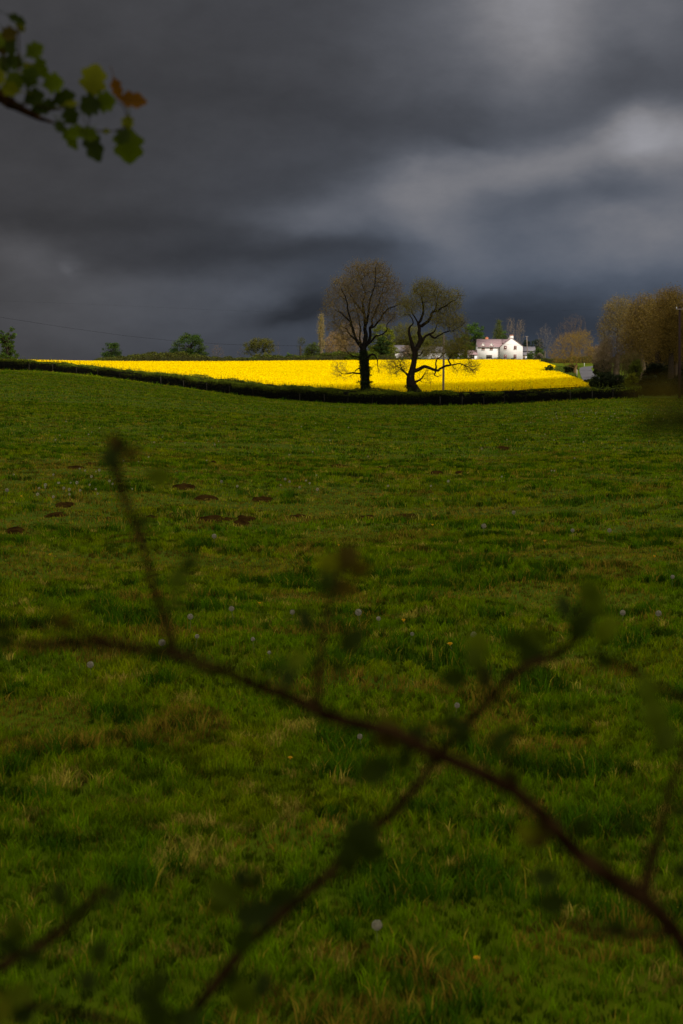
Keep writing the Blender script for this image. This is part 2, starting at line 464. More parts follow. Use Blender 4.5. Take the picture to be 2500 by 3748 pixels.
def build_crop():
    us = np.arange(-.37, .18, .0011); r = np.geomspace(135, 470, 420)
    U, Yg = np.meshgrid(us, r); X = U * Yg
    Z = ground(X, Yg, False) + CROP_H - .16 + (fbm(X / .7, Yg / .7, 31) - .5) * .10 + (fbm(X / 5, Yg / 5, 33) - .5) * .16 - tram(X, Yg) * .7
    xp = 1250 + F * U
    ok = crop_mask(X, Yg)
    idx = np.arange(X.size).reshape(X.shape)
    q = np.stack([idx[:-1, :-1], idx[:-1, 1:], idx[1:, 1:], idx[1:, :-1]], -1).reshape(-1, 4)
    keep = ok.ravel()[q].all(1)
    q = q[keep]
    mott = fbm(X / 2.2, Yg / 1.5, 41)[..., None]; mott2 = fbm(X / 14, Yg / 9, 43)[..., None]
    col = np.array([.80, .59, .0]) * (1 - .10 * mott2) + 0 * mott
    col = np.where(mott > .74, np.array([.72, .50, .0]), col)
    tk = tram(X, Yg)[..., None]
    col = col * (1 - tk) + np.array([.16, .16, .01]) * tk
    V = np.stack([X, Yg, Z], -1).reshape(-1, 3)
    used = np.unique(q); re = np.zeros(len(V), int); re[used] = np.arange(len(used))
    g = Geo(); g.add(V[used], re[q], 0, col.reshape(-1, 3)[used])
    # flower heads standing above the sheet, fewer the farther they are
    n = 330000
    Yr = 140 * (470 / 140.) ** (RNG.random(n) ** 1.25); Ur = RNG.uniform(-.37, .18, n); Xr = Ur * Yr
    k = crop_mask(Xr, Yr) & (tram(Xr, Yr) < .3); Xr = Xr[k]; Yr = Yr[k]
    hz = CROP_H - .18 + RNG.random(len(Xr)) * .20
    C = np.stack([Xr, Yr, ground(Xr, Yr, False) + hz], 1)
    c = np.array([.81, .60, .0]) * RNG.uniform(.92, 1.03, (len(Xr), 1)) * (.90 + .2 * fbm(Xr / 9, Yr / 16, 62))[:, None]
    grn = RNG.random(len(Xr)) < .015 + .10 * (fbm(Xr / 3, Yr / 4, 61) > .70)
    c[grn] = (.30, .30, .01)
    g.cards(C, .09 + .0004 * Yr, 0, c, flat=1.4, aspect=.9)
    # ragged sides: stems and lower leaves round the border
    n = 120000
    Yr = 136 * (470 / 136.) ** (RNG.random(n) ** 1.2); Ur = RNG.uniform(-.37, .18, n); Xr = Ur * Yr
    i = crop_mask(Xr, Yr); d = 1.0 + .003 * Yr
    e = crop_mask(Xr + d, Yr) & crop_mask(Xr - d, Yr) & crop_mask(Xr, Yr + d * 1.6) & crop_mask(Xr, Yr - d * 1.6)
    k = i & ~e; Xr = np.repeat(Xr[k], 3); Yr = np.repeat(Yr[k], 3)
    hz = RNG.random(len(Xr)) ** .8 * CROP_H
    C = np.stack([Xr + RNG.normal(size=len(Xr)) * .15, Yr, ground(Xr, Yr, False) + hz], 1)
    c = np.where((hz > .72)[:, None], np.array([.80, .54, .0]), np.array([.12, .15, .015])) * RNG.uniform(.7, 1.1, (len(Xr), 1))
    g.cards(C, .16, 0, c, aspect=.6)
    o = g.build('rapeseed_crop', [M['bloom']])
    tag(o, 'bright yellow flowering rapeseed filling the sunlit field behind the dark hedge', 'crop', kind='stuff')


build_crop()

# ------------------------------------------------------------------ hedges and the wire fence
LEAFC = np.array([.035, .055, .008])


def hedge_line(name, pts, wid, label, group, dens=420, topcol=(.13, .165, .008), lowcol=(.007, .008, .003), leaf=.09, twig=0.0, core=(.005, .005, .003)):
    """pts: rows of (X, Y, base z, top z)"""
    pts = np.asarray(pts, float)
    seg = np.hypot(np.diff(pts[:, 0]), np.diff(pts[:, 1])); L = np.concatenate([[0], np.cumsum(seg)])
    s = np.arange(0, L[-1], .35); ip = lambda t, k: np.interp(t, L, pts[:, k])
    T = np.stack([np.gradient(ip(s, 0)), np.gradient(ip(s, 1))], 1); T /= np.linalg.norm(T, axis=1)[:, None]
    N = np.stack([-T[:, 1], T[:, 0]], 1)
    g = Geo()
    prof = [(-.5, 0), (-.52, .45), (-.45, .8), (-.2, .96), (.2, .96), (.45, .8), (.52, .45), (.5, 0)]
    rows = []
    for k, (a, h) in enumerate(prof):
        w = wid * (a + (fbm(s / 1.1, s * 0 + k, 5) - .5) * .3); hh = (ip(s, 3) - ip(s, 2)) * h * (.9 + .16 * (fbm(s / .9, s * 0 + k * 3.1, 8) - .5))
        rows.append(np.stack([ip(s, 0) + N[:, 0] * w, ip(s, 1) + N[:, 1] * w, ip(s, 2) + hh - (.1 if h == 0 else 0)], 1))
    R = np.stack(rows, 1); idx = np.arange(R.shape[0] * R.shape[1]).reshape(R.shape[:2])
    q = np.stack([idx[:-1, :-1], idx[1:, :-1], idx[1:, 1:], idx[:-1, 1:]], -1).reshape(-1, 4)
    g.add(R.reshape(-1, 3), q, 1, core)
    n = int(L[-1] * dens); t = RNG.random(n) * L[-1]
    th = RNG.random(n); th = np.where(RNG.random(n) < .35, .25 + th * .5, th); ang = math.pi * th
    cx = -np.cos(ang); sz = np.sin(ang)
    pw = wid * .5 * np.sign(cx) * abs(cx) ** .5 * (1.05 + .25 * (fbm(t / .8, ang, 14) - .5)) + RNG.normal(size=n) * .05
    ph = sz ** .6 * (.93 + .30 * (fbm(t / .7, ang * 2, 15) - .45)) + RNG.normal(size=n) * .02
    Tx = np.interp(t, s, T[:, 0]); Ty = np.interp(t, s, T[:, 1])
    H = (ip(t, 3) - ip(t, 2)) * (.96 + .40 * (fbm(t / 2.2, t * 0 + 5, 81) - .5))
    C = np.stack([ip(t, 0) - Ty * pw, ip(t, 1) + Tx * pw, ip(t, 2) + H * ph], 1)
    f = np.clip((ph - .52) / .36 + (fbm(t / 1.3, ph * 3, 71) - .5), 0, 1)[:, None]  # shade put into leaf colour: near-black low down, lit green on top
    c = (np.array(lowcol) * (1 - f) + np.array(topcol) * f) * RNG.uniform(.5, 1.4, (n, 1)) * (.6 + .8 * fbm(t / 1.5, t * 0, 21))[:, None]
    br = RNG.random(n) < .10; c[br] = np.array([.05, .035, .010]) * RNG.uniform(.6, 1.2, (br.sum(), 1))
    g.cards(C, RNG.uniform(.6, 1.3, n) * leaf, 0, c, flat=.1)
    if twig > 0:                                    # shoots standing up out of the top
        n = int(L[-1] * twig); t = RNG.random(n) * L[-1]; w = RNG.uniform(-.4, .4, n) * wid
        Tx = np.interp(t, s, T[:, 0]); Ty = np.interp(t, s, T[:, 1]); hh = RNG.random(n) ** 2 * .4 + .05
        A = np.stack([ip(t, 0) - Ty * w, ip(t, 1) + Tx * w, ip(t, 3) - .1], 1)
        B = A + np.stack([RNG.normal(size=n) * .08, RNG.normal(size=n) * .08, hh + .08], 1)
        g.segs(A, B, np.full(n, .008), np.full(n, .004), 3, 0, (.04, .045, .012))
        for k in (.4, .7, 1):
            g.cards(A + (B - A) * k + RNG.normal(size=A.shape) * .02, .07, 0, topcol)
    o = g.build(name, [M['leaf'], M['blade']])
    return tag(o, label, 'hedge', group)


def px_line(xs, dY, btab=True, h=None, lift=0.0):
    r = []
    for x in xs:
        Y = float(tab(x, HX, HY)) + dY; X = (x - 1250) / F * Y
        zb = float(ground(X, Y, False)) + lift
        r.append((X, Y, zb, zb + h) if h else (X, Y, zb, float(tab(x, HX, HTZ))))
    return r


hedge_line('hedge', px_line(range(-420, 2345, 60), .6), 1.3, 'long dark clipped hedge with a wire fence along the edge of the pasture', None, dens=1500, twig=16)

# the low growth along the field side of the lane behind the hedge
r2 = []
for x in range(470, 1461, 40):
    Y = float(tab(x, HX, HY)) + 6.5; X = (x - 1250) / F * Y
    ytop = np.interp(x, [480, 560, 840, 1000, 1200, 1330, 1420, 1460], [1352, 1362, 1384, 1404, 1416, 1421, 1426, 1434]) + 2.5 * math.sin(x * .05) + 1.5 * math.sin(x * .13)
    zt = P(x, ytop, Y)[2]; r2.append((X, Y, float(ground(X, Y, False)), zt))
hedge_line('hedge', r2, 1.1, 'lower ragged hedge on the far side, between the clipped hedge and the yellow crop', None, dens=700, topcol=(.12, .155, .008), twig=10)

# wire fence in front of the hedge
fx = [22, 113, 198, 284, 362, 442, 517, 592, 674, 758, 841, 927, 1015, 1097, 1188, 1274, 1363, 1450, 1535, 1610, 1690, 1770, 1845, 1923, 2003, 2085, 2165, 2240, 2320]
fe = empty('wire_fence', (0, float(tab(1250, HX, HY)) - .5, 0), 'low post and wire fence standing in front of the dark hedge', 'fence')
org = np.array(fe.location)
tops = []
for i, x in enumerate(fx):
    Y = float(tab(x, HX, HY)) - .55; X = (x - 1250) / F * Y; z = float(ground(X, Y)); hh = [.86, .80, .92, .78, .88][i % 5]
    g = Geo(); tilt = (i * 37 % 7 - 3) * .012
    g.tube([(X, Y, z - .3), (X + tilt * .5, Y, z + hh * .5), (X + tilt, Y + .01, z + hh - .04), (X + tilt, Y + .01, z + hh)], [.052, .05, .048, .02], 7, 0, np.array([.016, .014, .010]) * (.4 + .3 * (i * 5 % 6)))
    g.build('post', [M['wood']], fe, org); tops.append((X, Y - .055, z, hh))
g = Geo()
for hgt in (.25, .5, .74):
    for a, b in zip(tops[:-1], tops[1:]):
        g.tube([(a[0], a[1], a[2] + hgt), ((a[0] + b[0]) / 2, (a[1] + b[1]) / 2, (a[2] + b[2]) / 2 + hgt - .015), (b[0], b[1], b[2] + hgt)], .002, 4, 0, (.03, .03, .03))
g.build('wire', [M['wood']], fe, org)

# ------------------------------------------------------------------ trees
def colonize(nodes, par, att, step, di, dk, iters, rng, up=0.05, jit=0.15, maxch=4):
    N = [np.array(nodes, float)]; par = list(par)
    allN = np.array(nodes, float); ch = np.zeros(len(allN), int)
    for p in par:
        if p >= 0: ch[p] += 1
    A = att.copy()
    def near(A, Nn, off):
        bd = np.full(len(A), 1e9); bi = np.zeros(len(A), int)
        for k in range(0, len(Nn), 400):
            d = ((A[:, None] - Nn[None, k:k + 400]) ** 2).sum(-1); j = d.argmin(1); m = d[np.arange(len(A)), j]
            w = m < bd; bd[w] = m[w]; bi[w] = j[w] + k + off
        return bd, bi
    bd, bi = near(A, allN, 0)
    for _ in range(iters):
        if len(A) == 0: break
        act = bd < di * di
        if not act.any(): di *= 1.5; continue
        v = A[act] - allN[bi[act]]; v /= np.linalg.norm(v, axis=1)[:, None] + 1e-9
        src, inv = np.unique(bi[act], return_inverse=True)
        dsum = np.zeros((len(src), 3)); np.add.at(dsum, inv, v)
        dsum /= np.linalg.norm(dsum, axis=1)[:, None] + 1e-9
        dsum += rng.normal(size=dsum.shape) * jit; dsum[:, 2] += up; dsum /= np.linalg.norm(dsum, axis=1)[:, None]
        ok = ch[src] < maxch; src = src[ok]; dsum = dsum[ok]
        if len(src) == 0: break
        new = allN[src] + dsum * step
        ch[src] += 1
        off = len(allN); allN = np.concatenate([allN, new]); ch = np.concatenate([ch, np.zeros(len(new), int)]); par += list(src)
        d2, i2 = near(A, new, off)
        w = d2 < bd; bd[w] = d2[w]; bi[w] = i2[w]
        k = bd > dk * dk; A = A[k]; bd = bd[k]; bi = bi[k]
    return allN, np.array(par)


def radii(N, par, tip, ex=2.4):
    r = np.zeros(len(N))
    for i in range(len(N) - 1, -1, -1):
        if r[i] == 0: r[i] = tip ** ex
        if par[i] >= 0: r[par[i]] += r[i]
    return r ** (1 / ex)


def ell_points(n, ells, rng, shell=0.0):
    """ells: (cx, cy, cz, rx, ry, rz)"""
    vol = np.array([e[3] * e[4] * e[5] for e in ells]); cnt = (n * vol / vol.sum()).astype(int) + 1
    out = []
    for e, c in zip(ells, cnt):
        d = rng.normal(size=(c, 3)); d /= np.linalg.norm(d, axis=1)[:, None]
        rr = rng.random(c) ** (1 / 3.); rr = shell + (1 - shell) * rr
        rr *= 1 + .10 * (vnoise(d[:, 0] * 3 + 5, d[:, 2] * 3 + d[:, 1] * 2, int(abs(e[0] * 7 + e[2])) % 50) - .5) * 2
        out.append(np.array(e[:3]) + d * rr[:, None] * np.array(e[3:]))
    return np.concatenate(out)


def dense(pts, step):
    """resample (x, y, z, r) rows"""
    pts = np.asarray(pts, float); seg = np.linalg.norm(np.diff(pts[:, :3], axis=0), axis=1); L = np.concatenate([[0], np.cumsum(seg)])
    n = max(2, int(L[-1] / step) + 1); t = np.linspace(0, L[-1], n)
    # Catmull-Rom like smoothing through linear interpolation followed by a light filter
    q = np.stack([np.interp(t, L, pts[:, k]) for k in range(4)], 1)
    for _ in range(2):
        q[1:-1] = (q[:-2] + 2 * q[1:-1] + q[2:]) / 4
    return q


def build_tree(name, base, limbs, att, step, di, dk, label, cat='tree', group=None, tip=.008, bark=(.030, .024, .018), twigc=(.09, .07, .045), thick=.035,
               twigs=2, tlen=.5, seed=1, iters=80, up=.05, jit=.18, leafy=None, leafpart='leaves', leafn=0, extra=None, group_only=False, twigr=.006, ex=2.4, droop=0.0):
    rng = np.random.default_rng(seed)
    nodes = []; par = []; rmin = []
    for li, (attach, pts) in enumerate(limbs):
        q = dense(pts, step); tt = np.linspace(0, 1, len(q))
        if li: q[:, :3] += np.stack([fbm(tt * len(q) / 4.5 + li * 7, tt * 0 + k, 31 + k) - .5 for k in range(3)], 1) * step * 2.4 * np.minimum(tt * 3, 1)[:, None]; q[:, 3] *= 1 - .5 * tt
        if li == 0: prev = -1
        else:
            A = np.array(nodes)[:, :3]; prev = int(((A - q[0, :3]) ** 2).sum(1).argmin())
        for k in range(0 if li == 0 else 1, len(q)):
            nodes.append(q[k, :3]); par.append(prev); rmin.append(q[k, 3]); prev = len(nodes) - 1
    n0 = len(nodes)
    if len(att) > 900:
        sub = att[rng.choice(len(att), len(att) // 16, False)]
        N, par = colonize(nodes, par, sub, step, di * 2.6, dk * 2.2, iters, rng, up, jit * .8)
        N, par = colonize(N, list(par), att, step, di, dk, iters, rng, up, jit)
    else: N, par = colonize(nodes, par, att, step, di, dk, iters, rng, up, jit)
    R = radii(N, par, tip, ex)
    R0 = R.copy(); R[:n0] = np.maximum(np.minimum(R[:n0], np.array(rmin) * 1.3), np.array(rmin))
    # children never thicker than their parent
    for i in range(1, len(N)):
        if par[i] >= 0 and R[i] > R[par[i]] * .96 and i >= n0: R[i] = R[par[i]] * .96
    root = empty(name, base, label, cat, group)
    org = np.array(base, float)
    k = np.arange(len(N))[par >= 0]; p = par[k]
    A = N[p]; B = N[k]; ra = np.minimum(R[p], R[k] * 1.5); rb = R[k]
    first = (k < n0); ra[first] = R[p][first] if False else np.minimum(R[p], R[k] * 1.25)[first]
    big = (rb > thick) | (k < n0)
    g = Geo(); g.segs(A[big], B[big], ra[big], rb[big], 8, 0, bark)
    if extra: extra(g)
    g.build('trunk', [M['wood']], root, org, True)
    g = Geo(); sm = ~big
    tc = np.array(twigc)
    c = np.array(bark) + (tc - np.array(bark)) * np.clip(1 - rb[sm] / thick, 0, 1)[:, None]
    g.segs(A[sm], B[sm], ra[sm], rb[sm], 3, 0, c)
    if twigs:
        thin = np.where((R < thick * .8))[0]; thin = thin[par[thin] >= 0]
        for _ in range(twigs):
            n = len(thin); d = N[thin] - N[par[thin]]; d /= np.linalg.norm(d, axis=1)[:, None] + 1e-9
            d = d + rng.normal(size=(n, 3)) * .55; d[:, 2] += .25 - droop; d /= np.linalg.norm(d, axis=1)[:, None]
            l = tlen * rng.uniform(.4, 1.1, n)[:, None]
            m1 = N[thin] + d * l * .5; d2 = d + rng.normal(size=(n, 3)) * .3; d2[:, 2] += .12 - droop; e1 = m1 + d2 * l * .5
            cc = tc * rng.uniform(.7, 1.3, (n, 1))
            g.segs(N[thin], m1, np.full(n, twigr), np.full(n, twigr * .75), 3, 0, cc); g.segs(m1, e1, np.full(n, twigr * .75), np.full(n, twigr * .4), 3, 0, cc)
            s3 = m1 + (d + rng.normal(size=(n, 3)) * .7) * l * .4
            g.segs(m1, s3, np.full(n, twigr * .7), np.full(n, twigr * .4), 3, 0, cc)
    g.build('crown', [M['wood']], root, org)
    if leafy is not None and leafn:
        g = Geo(); thin = np.where(R < thick)[0]; pk = rng.choice(thin, leafn)
        C = N[pk] + rng.normal(size=(leafn, 3)) * leafy[1]
        g.cards(C, leafy[2] * rng.uniform(.6, 1.3, leafn), 0, np.array(leafy[0]) * rng.uniform(.5, 1.5, (leafn, 1)), rng=rng)
        g.build(leafpart, [M['leaf']], root, org)
    return root, N, R


def crop3(cx, cy, Y, dy=0.0):
    p = P(1150 + cx * .38265, 920 + cy * .38265, Y); return np.array([p[0], Y + dy, CAMZ + (p[2] - CAMZ)])


def limb(pts, Y, d0=0.0, d1=0.0, swirl=0.0):
    """pts: (crop x, crop y, radius px) -> world rows; depth offset runs from d0 to d1"""
    out = []; n = len(pts)
    for i, (cx, cy, r) in enumerate(pts):
        t = i / max(1, n - 1); w = crop3(cx, cy, Y, d0 + (d1 - d0) * t + swirl * math.sin(i * 2.1))
        out.append((*w, r * .01007))
    return out


def ells3(lst, Y, yr=.8):
    out = []
    for e in lst:
        cx, cy, rx, ry = e[:4]; dd = e[4] if len(e) > 4 else 0; yy = e[5] if len(e) > 5 else yr * rx * .01007
        c = crop3(cx, cy, Y, dd); out.append((*c, rx * .01007, yy, ry * .01007))
    return out


YT1 = 139.0
L1 = [
 (0, limb([(490, 1330, 42), (488, 1250, 36), (482, 1150, 40), (478, 1060, 41), (472, 1000, 33), (468, 940, 26)], YT1)),
 (1, limb([(468, 940, 20), (440, 905, 17), (400, 850, 14), (385, 780, 12), (360, 700, 10), (320, 640, 8), (270, 600, 6), (205, 560, 4)], YT1, 0, -1.5)),
 (1, limb([(468, 940, 20), (480, 850, 18), (495, 780, 16), (500, 700, 14), (490, 600, 12), (478, 480, 9), (462, 380, 7), (432, 290, 5), (415, 200, 3)], YT1, 0, .8)),
 (1, limb([(470, 950, 20), (515, 860, 16), (555, 750, 13), (568, 650, 11), (600, 540, 8), (640, 440, 7), (680, 350, 5), (705, 240, 3)], YT1, 0, 1.6)),
 (1, limb([(560, 740, 10), (620, 665, 9), (700, 565, 7), (790, 515, 5), (840, 480, 3)], YT1, .6, -.8)),
 (1, limb([(500, 700, 11), (525, 570, 9), (560, 420, 7), (580, 290, 5), (600, 150, 3)], YT1, .2, -1.4)),
 (1, limb([(492, 620, 9), (410, 500, 8), (335, 425, 6), (290, 340, 4)], YT1, .3, 1.8)),
 (1, limb([(360, 700, 8), (305, 550, 7), (290, 430, 5), (225, 330, 3)], YT1, -.7, -2.2)),
 (1, limb([(505, 900, 12), (590, 805, 9), (680, 750, 7), (715, 690, 5), (760, 600, 4)], YT1, 0, -2)),
 (1, limb([(500, 1020, 13), (545, 995, 12), (580, 988, 11), (603, 1015, 9), (614, 1065, 6), (625, 1120, 3)], YT1, -.2, -.8)),
 (1, limb([(455, 1165, 9), (400, 1166, 9), (345, 1168, 8), (308, 1178, 6), (255, 1150, 4), (228, 1105, 2)], YT1, 0, -.9)),
 (1, limb([(440, 1100, 7), (395, 1145, 5), (350, 1175, 4), (320, 1200, 3)], YT1, 0, -.7)),
 (1, limb([(440, 1020, 8), (385, 1000, 7), (340, 985, 5), (290, 930, 4), (240, 900, 3)], YT1, 0, .9)),
 (1, limb([(400, 850, 9), (330, 800, 7), (270, 720, 5), (190, 690, 3)], YT1, -.3, 1.2)),
 (1, limb([(470, 950, 14), (440, 800, 10), (445, 660, 8), (400, 560, 6), (360, 300, 4)], YT1, .1, 2.4)),
]
A1 = np.concatenate([ell_points(6500, ells3([(430, 330, 185, 190), (250, 400, 140, 150), (640, 330, 150, 175), (770, 400, 95, 120), (150, 540, 90, 110), (560, 540, 190, 160), (330, 640, 160, 140), (540, 180, 190, 80), (400, 190, 110, 90), (690, 600, 130, 110), (310, 820, 150, 90), (230, 720, 110, 90), (820, 500, 60, 60)], YT1, .75), np.random.default_rng(3)),
                     ell_points(420, ells3([(260, 1140, 85, 80), (330, 930, 90, 80), (220, 1190, 50, 50), (620, 1110, 38, 60), (200, 1090, 40, 40)], YT1, .5), np.random.default_rng(4))])
base1 = (float(L1[0][1][0][0]), YT1, float(ground(L1[0][1][0][0], YT1, False)))


def ivy(root, base, pts, n, spread, size=.12):
    """leaves hugging the trunk"""
    rng = np.random.default_rng(12); pts = np.asarray(pts)
    t = rng.random(n); k = np.linspace(0, 1, len(pts)); c = np.stack([np.interp(t, k, pts[:, j]) for j in range(4)], 1)
    th = rng.random(n) * 2 * math.pi; rr = c[:, 3] + rng.random(n) ** 2 * spread
    C = c[:, :3] + np.stack([np.cos(th) * rr, np.sin(th) * rr, rng.normal(size=n) * .05], 1)
    g = Geo(); g.cards(C, size * rng.uniform(.6, 1.3, n), 0, np.array([.016, .026, .006]) * rng.uniform(.4, 1.5, (n, 1)), rng=rng)
    g.build('ivy', [M['leaf']], root, np.array(base))


t1, N1, R1 = build_tree('bare_tree', base1, L1, A1, .25, 1.2, .33, 'tall leafless tree with an ivy-covered upright trunk, left of the two by the hedge', seed=5, jit=.28, tip=.011, twigs=3, tlen=.70, iters=110,
           bark=(.012, .010, .008), twigc=(.19, .13, .055), thick=.05, up=.07, leafy=((.25, .18, .02), .32, .07), leafn=15000, leafpart='buds', twigr=.009, ex=1.95)
ivy(t1, base1, L1[0][1], 2600, .12)
ivy(t1, base1, [L1[0][1][0], L1[0][1][1], L1[0][1][1]], 900, .55)
ivy(t1, base1, [(*(np.array(L1[0][1][2][:3]) + (.42, 0, -.5)), .05), (*(np.array(L1[0][1][2][:3]) + (.5, 0, .5)), .05)], 260, .35)

YT2 = 136.5
L2 = [
 (0, limb([(975, 1375, 62), (955, 1335, 54), (928, 1280, 46), (918, 1215, 38), (935, 1150, 30), (952, 1080, 26), (962, 1010, 24), (965, 940, 26)], YT2)),
 (1, limb([(955, 960, 20), (925, 870, 19), (914, 800, 16), (918, 740, 12), (938, 700, 10), (950, 665, 8), (930, 620, 6), (890, 600, 4)], YT2, 0, -.7)),
 (1, limb([(970, 950, 22), (1000, 890, 20), (1014, 810, 17), (1018, 740, 16), (1012, 690, 14), (985, 640, 10), (958, 605, 7), (940, 540, 4)], YT2, 0, .6)),
 (1, limb([(1016, 725, 13), (1060, 690, 12), (1108, 630, 11), (1150, 590, 10), (1205, 553, 9), (1250, 525, 7), (1310, 485, 5), (1370, 440, 3)], YT2, .4, -1.0)),
 (1, limb([(1014, 680, 14), (1042, 600, 12), (1058, 520, 9), (1040, 445, 7), (1015, 400, 6), (970, 380, 4)], YT2, .4, 1.4)),
 (1, limb([(1150, 590, 7), (1180, 500, 6), (1200, 440, 5), (1230, 380, 3)], YT2, -.2, 1.2)),
 (1, limb([(1000, 895, 16), (1060, 845, 14), (1108, 793, 12), (1160, 765, 9), (1168, 712, 6), (1200, 660, 4)], YT2, .2, 1.6)),
 (1, limb([(1108, 793, 10), (1160, 845, 6), (1230, 765, 6), (1320, 770, 5), (1380, 738, 4), (1425, 690, 3)], YT2, .8, -.6)),
 (1, limb([(948, 1150, 20), (1008, 1125, 18), (1060, 1098, 16), (1115, 1103, 15), (1165, 1130, 14), (1215, 1125, 13), (1245, 1095, 11), (1285, 1068, 9), (1370, 1078, 7), (1430, 1090, 6), (1450, 1120, 5), (1482, 1155, 4), (1520, 1120, 3), (1570, 1095, 2)], YT2, 0, -2.2)),
 (1, limb([(1168, 1125, 9), (1160, 1090, 8), (1178, 1045, 7), (1210, 1010, 5), (1260, 960, 4)], YT2, -.8, -.2)),
 (1, limb([(1165, 1135, 8), (1153, 1180, 7), (1168, 1212, 6), (1205, 1192, 5), (1215, 1185, 3)], YT2, -.8, -1.3)),
 (1, limb([(1285, 1068, 7), (1275, 1025, 6), (1310, 985, 5), (1370, 950, 4), (1430, 900, 3)], YT2, -1.2, .4)),
 (1, limb([(1290, 1070, 5), (1330, 1110, 4), (1360, 1150, 2)], YT2, -1.2, -1.6)),
 (1, limb([(915, 1215, 16), (880, 1170, 11), (830, 1150, 8), (790, 1108, 6), (765, 1060, 4)], YT2, 0, .8)),
 (1, limb([(880, 1170, 7), (855, 1110, 5), (830, 1058, 4), (840, 1020, 3)], YT2, .2, -.6)),
 (1, limb([(945, 1255, 16), (1005, 1238, 10), (1035, 1192, 8), (1062, 1160, 5), (1080, 1130, 3)], YT2, 0, .6)),
 (1, limb([(1005, 1238, 7), (1035, 1246, 5), (1058, 1254, 3)], YT2, .3, .5)),
 (1, limb([(1000, 1000, 7), (1060, 960, 6), (1120, 945, 5), (1170, 900, 3)], YT2, 0, 1.4)),
]
A2 = np.concatenate([ell_points(4200, ells3([(1080, 375, 150, 100), (1200, 470, 140, 100), (900, 520, 110, 100), (1340, 420, 85, 70), (1290, 520, 120, 70), (1320, 670, 130, 90, 0), (1180, 640, 120, 70), (1010, 480, 90, 120), (870, 590, 60, 50)], YT2, .9), np.random.default_rng(13)),
                     ell_points(800, ells3([(1400, 850, 110, 90), (1330, 930, 150, 75), (1120, 950, 110, 60), (1450, 960, 90, 70)], YT2, .8), np.random.default_rng(14)),
                     ell_points(950, ells3([(790, 1095, 115, 75), (760, 1150, 60, 50), (1060, 1190, 60, 50), (1110, 1200, 40, 60), (1500, 1080, 70, 55), (1480, 1130, 90, 40), (1340, 1130, 40, 40)], YT2, .7), np.random.default_rng(15))])
base2 = (float(L2[0][1][0][0]), YT2, float(ground(L2[0][1][0][0], YT2, False)))
t2, N2, R2 = build_tree('bare_tree', base2, L2, A2, .22, 1.0, .31, 'gnarled leaning tree with a long low crooked limb, right of the two by the hedge', seed=9, tip=.011, twigs=3, tlen=.60, iters=110,
           bark=(.018, .013, .009), twigc=(.18, .14, .04), thick=.045, up=.04, jit=.3, leafy=((.24, .21, .012), .30, .07), leafn=17000, leafpart='buds', twigr=.0085, ex=1.95)
ivy(t2, base2, [L2[0][1][0], L2[0][1][1], L2[0][1][2]], 1100, .22)
ivy(t2, base2, [(*(np.array(L2[0][1][0][:3]) + (.5, -.2, .1)), .1), (*(np.array(L2[0][1][1][:3]) + (1.3, -.2, -.3)), .1)], 900, .4)


def auto_tree(name, x0, x1, ytop, Y, label, n=700, lobes=None, trunk=.28, trx=None, seed=1, group=None, twigs=2, bark=(.05, .04, .03), twigc=(.14, .10, .06), tlen=.5,
              low=.18, tip=.010, up=.05, leafy=None, leafn=0, leafpart='leaves', cat='tree', ybase=None, jit=.2, multi=1, twigr=.009, depth=.8, ex=2.4, droop=0):
    """a leafless tree that fills x0..x1, ytop..ground at distance Y"""
    rng = np.random.default_rng(seed)
    xc = (x0 + x1) / 2 if trx is None else trx
    X = (xc - 1250) / F * Y; zb = float(ground(X, Y, False)); zt = P(xc, ytop, Y)[2]; H = zt - zb; W = (x1 - x0) / F * Y
    cx = ((x0 + x1) / 2 - 1250) / F * Y
    if lobes is None: lobes = [(0, .60, .50, .40), (-.22, .45, .28, .25), (.22, .45, .28, .25), (0, .75, .3, .25)]
    e = [(cx + a * W, Y, zb + h * H, rw * W, rw * W * depth, rh * H) for a, h, rw, rh in lobes]
    sc = (W * W * depth * H / n) ** (1 / 3.)
    att = ell_points(n, e, rng, .05); att = att[att[:, 2] > zb + low * H]
    r0 = .030 * H + .05
    limbs = []
    for k in range(multi):
        o = (k - (multi - 1) / 2) * r0 * 1.6
        limbs.append((0, [(X + o, Y, zb - .2, r0 * 1.25), (X + o * 1.3, Y, zb + trunk * H * .5, r0), (X + o * 3 + rng.normal() * .03 * W, Y, zb + trunk * H, r0 * .8)] if k == 0 else
                      [(X, Y, zb - .1, r0), (X + o * 1.8, Y + rng.normal() * .2, zb + trunk * H * .5, r0 * .9), (X + o * 4, Y + rng.normal() * .5, zb + trunk * H, r0 * .7)]))
    step = max(sc * .42, .1)
    return build_tree(name, (X, Y, zb), limbs, att, step, sc * 3.2, sc * .62, label, cat, group, tip=tip, bark=bark, twigc=twigc, thick=.04, twigs=twigs, tlen=tlen, seed=seed,
                      iters=90, up=up, jit=jit, leafy=leafy, leafn=leafn, leafpart=leafpart, twigr=twigr, ex=ex, droop=droop)


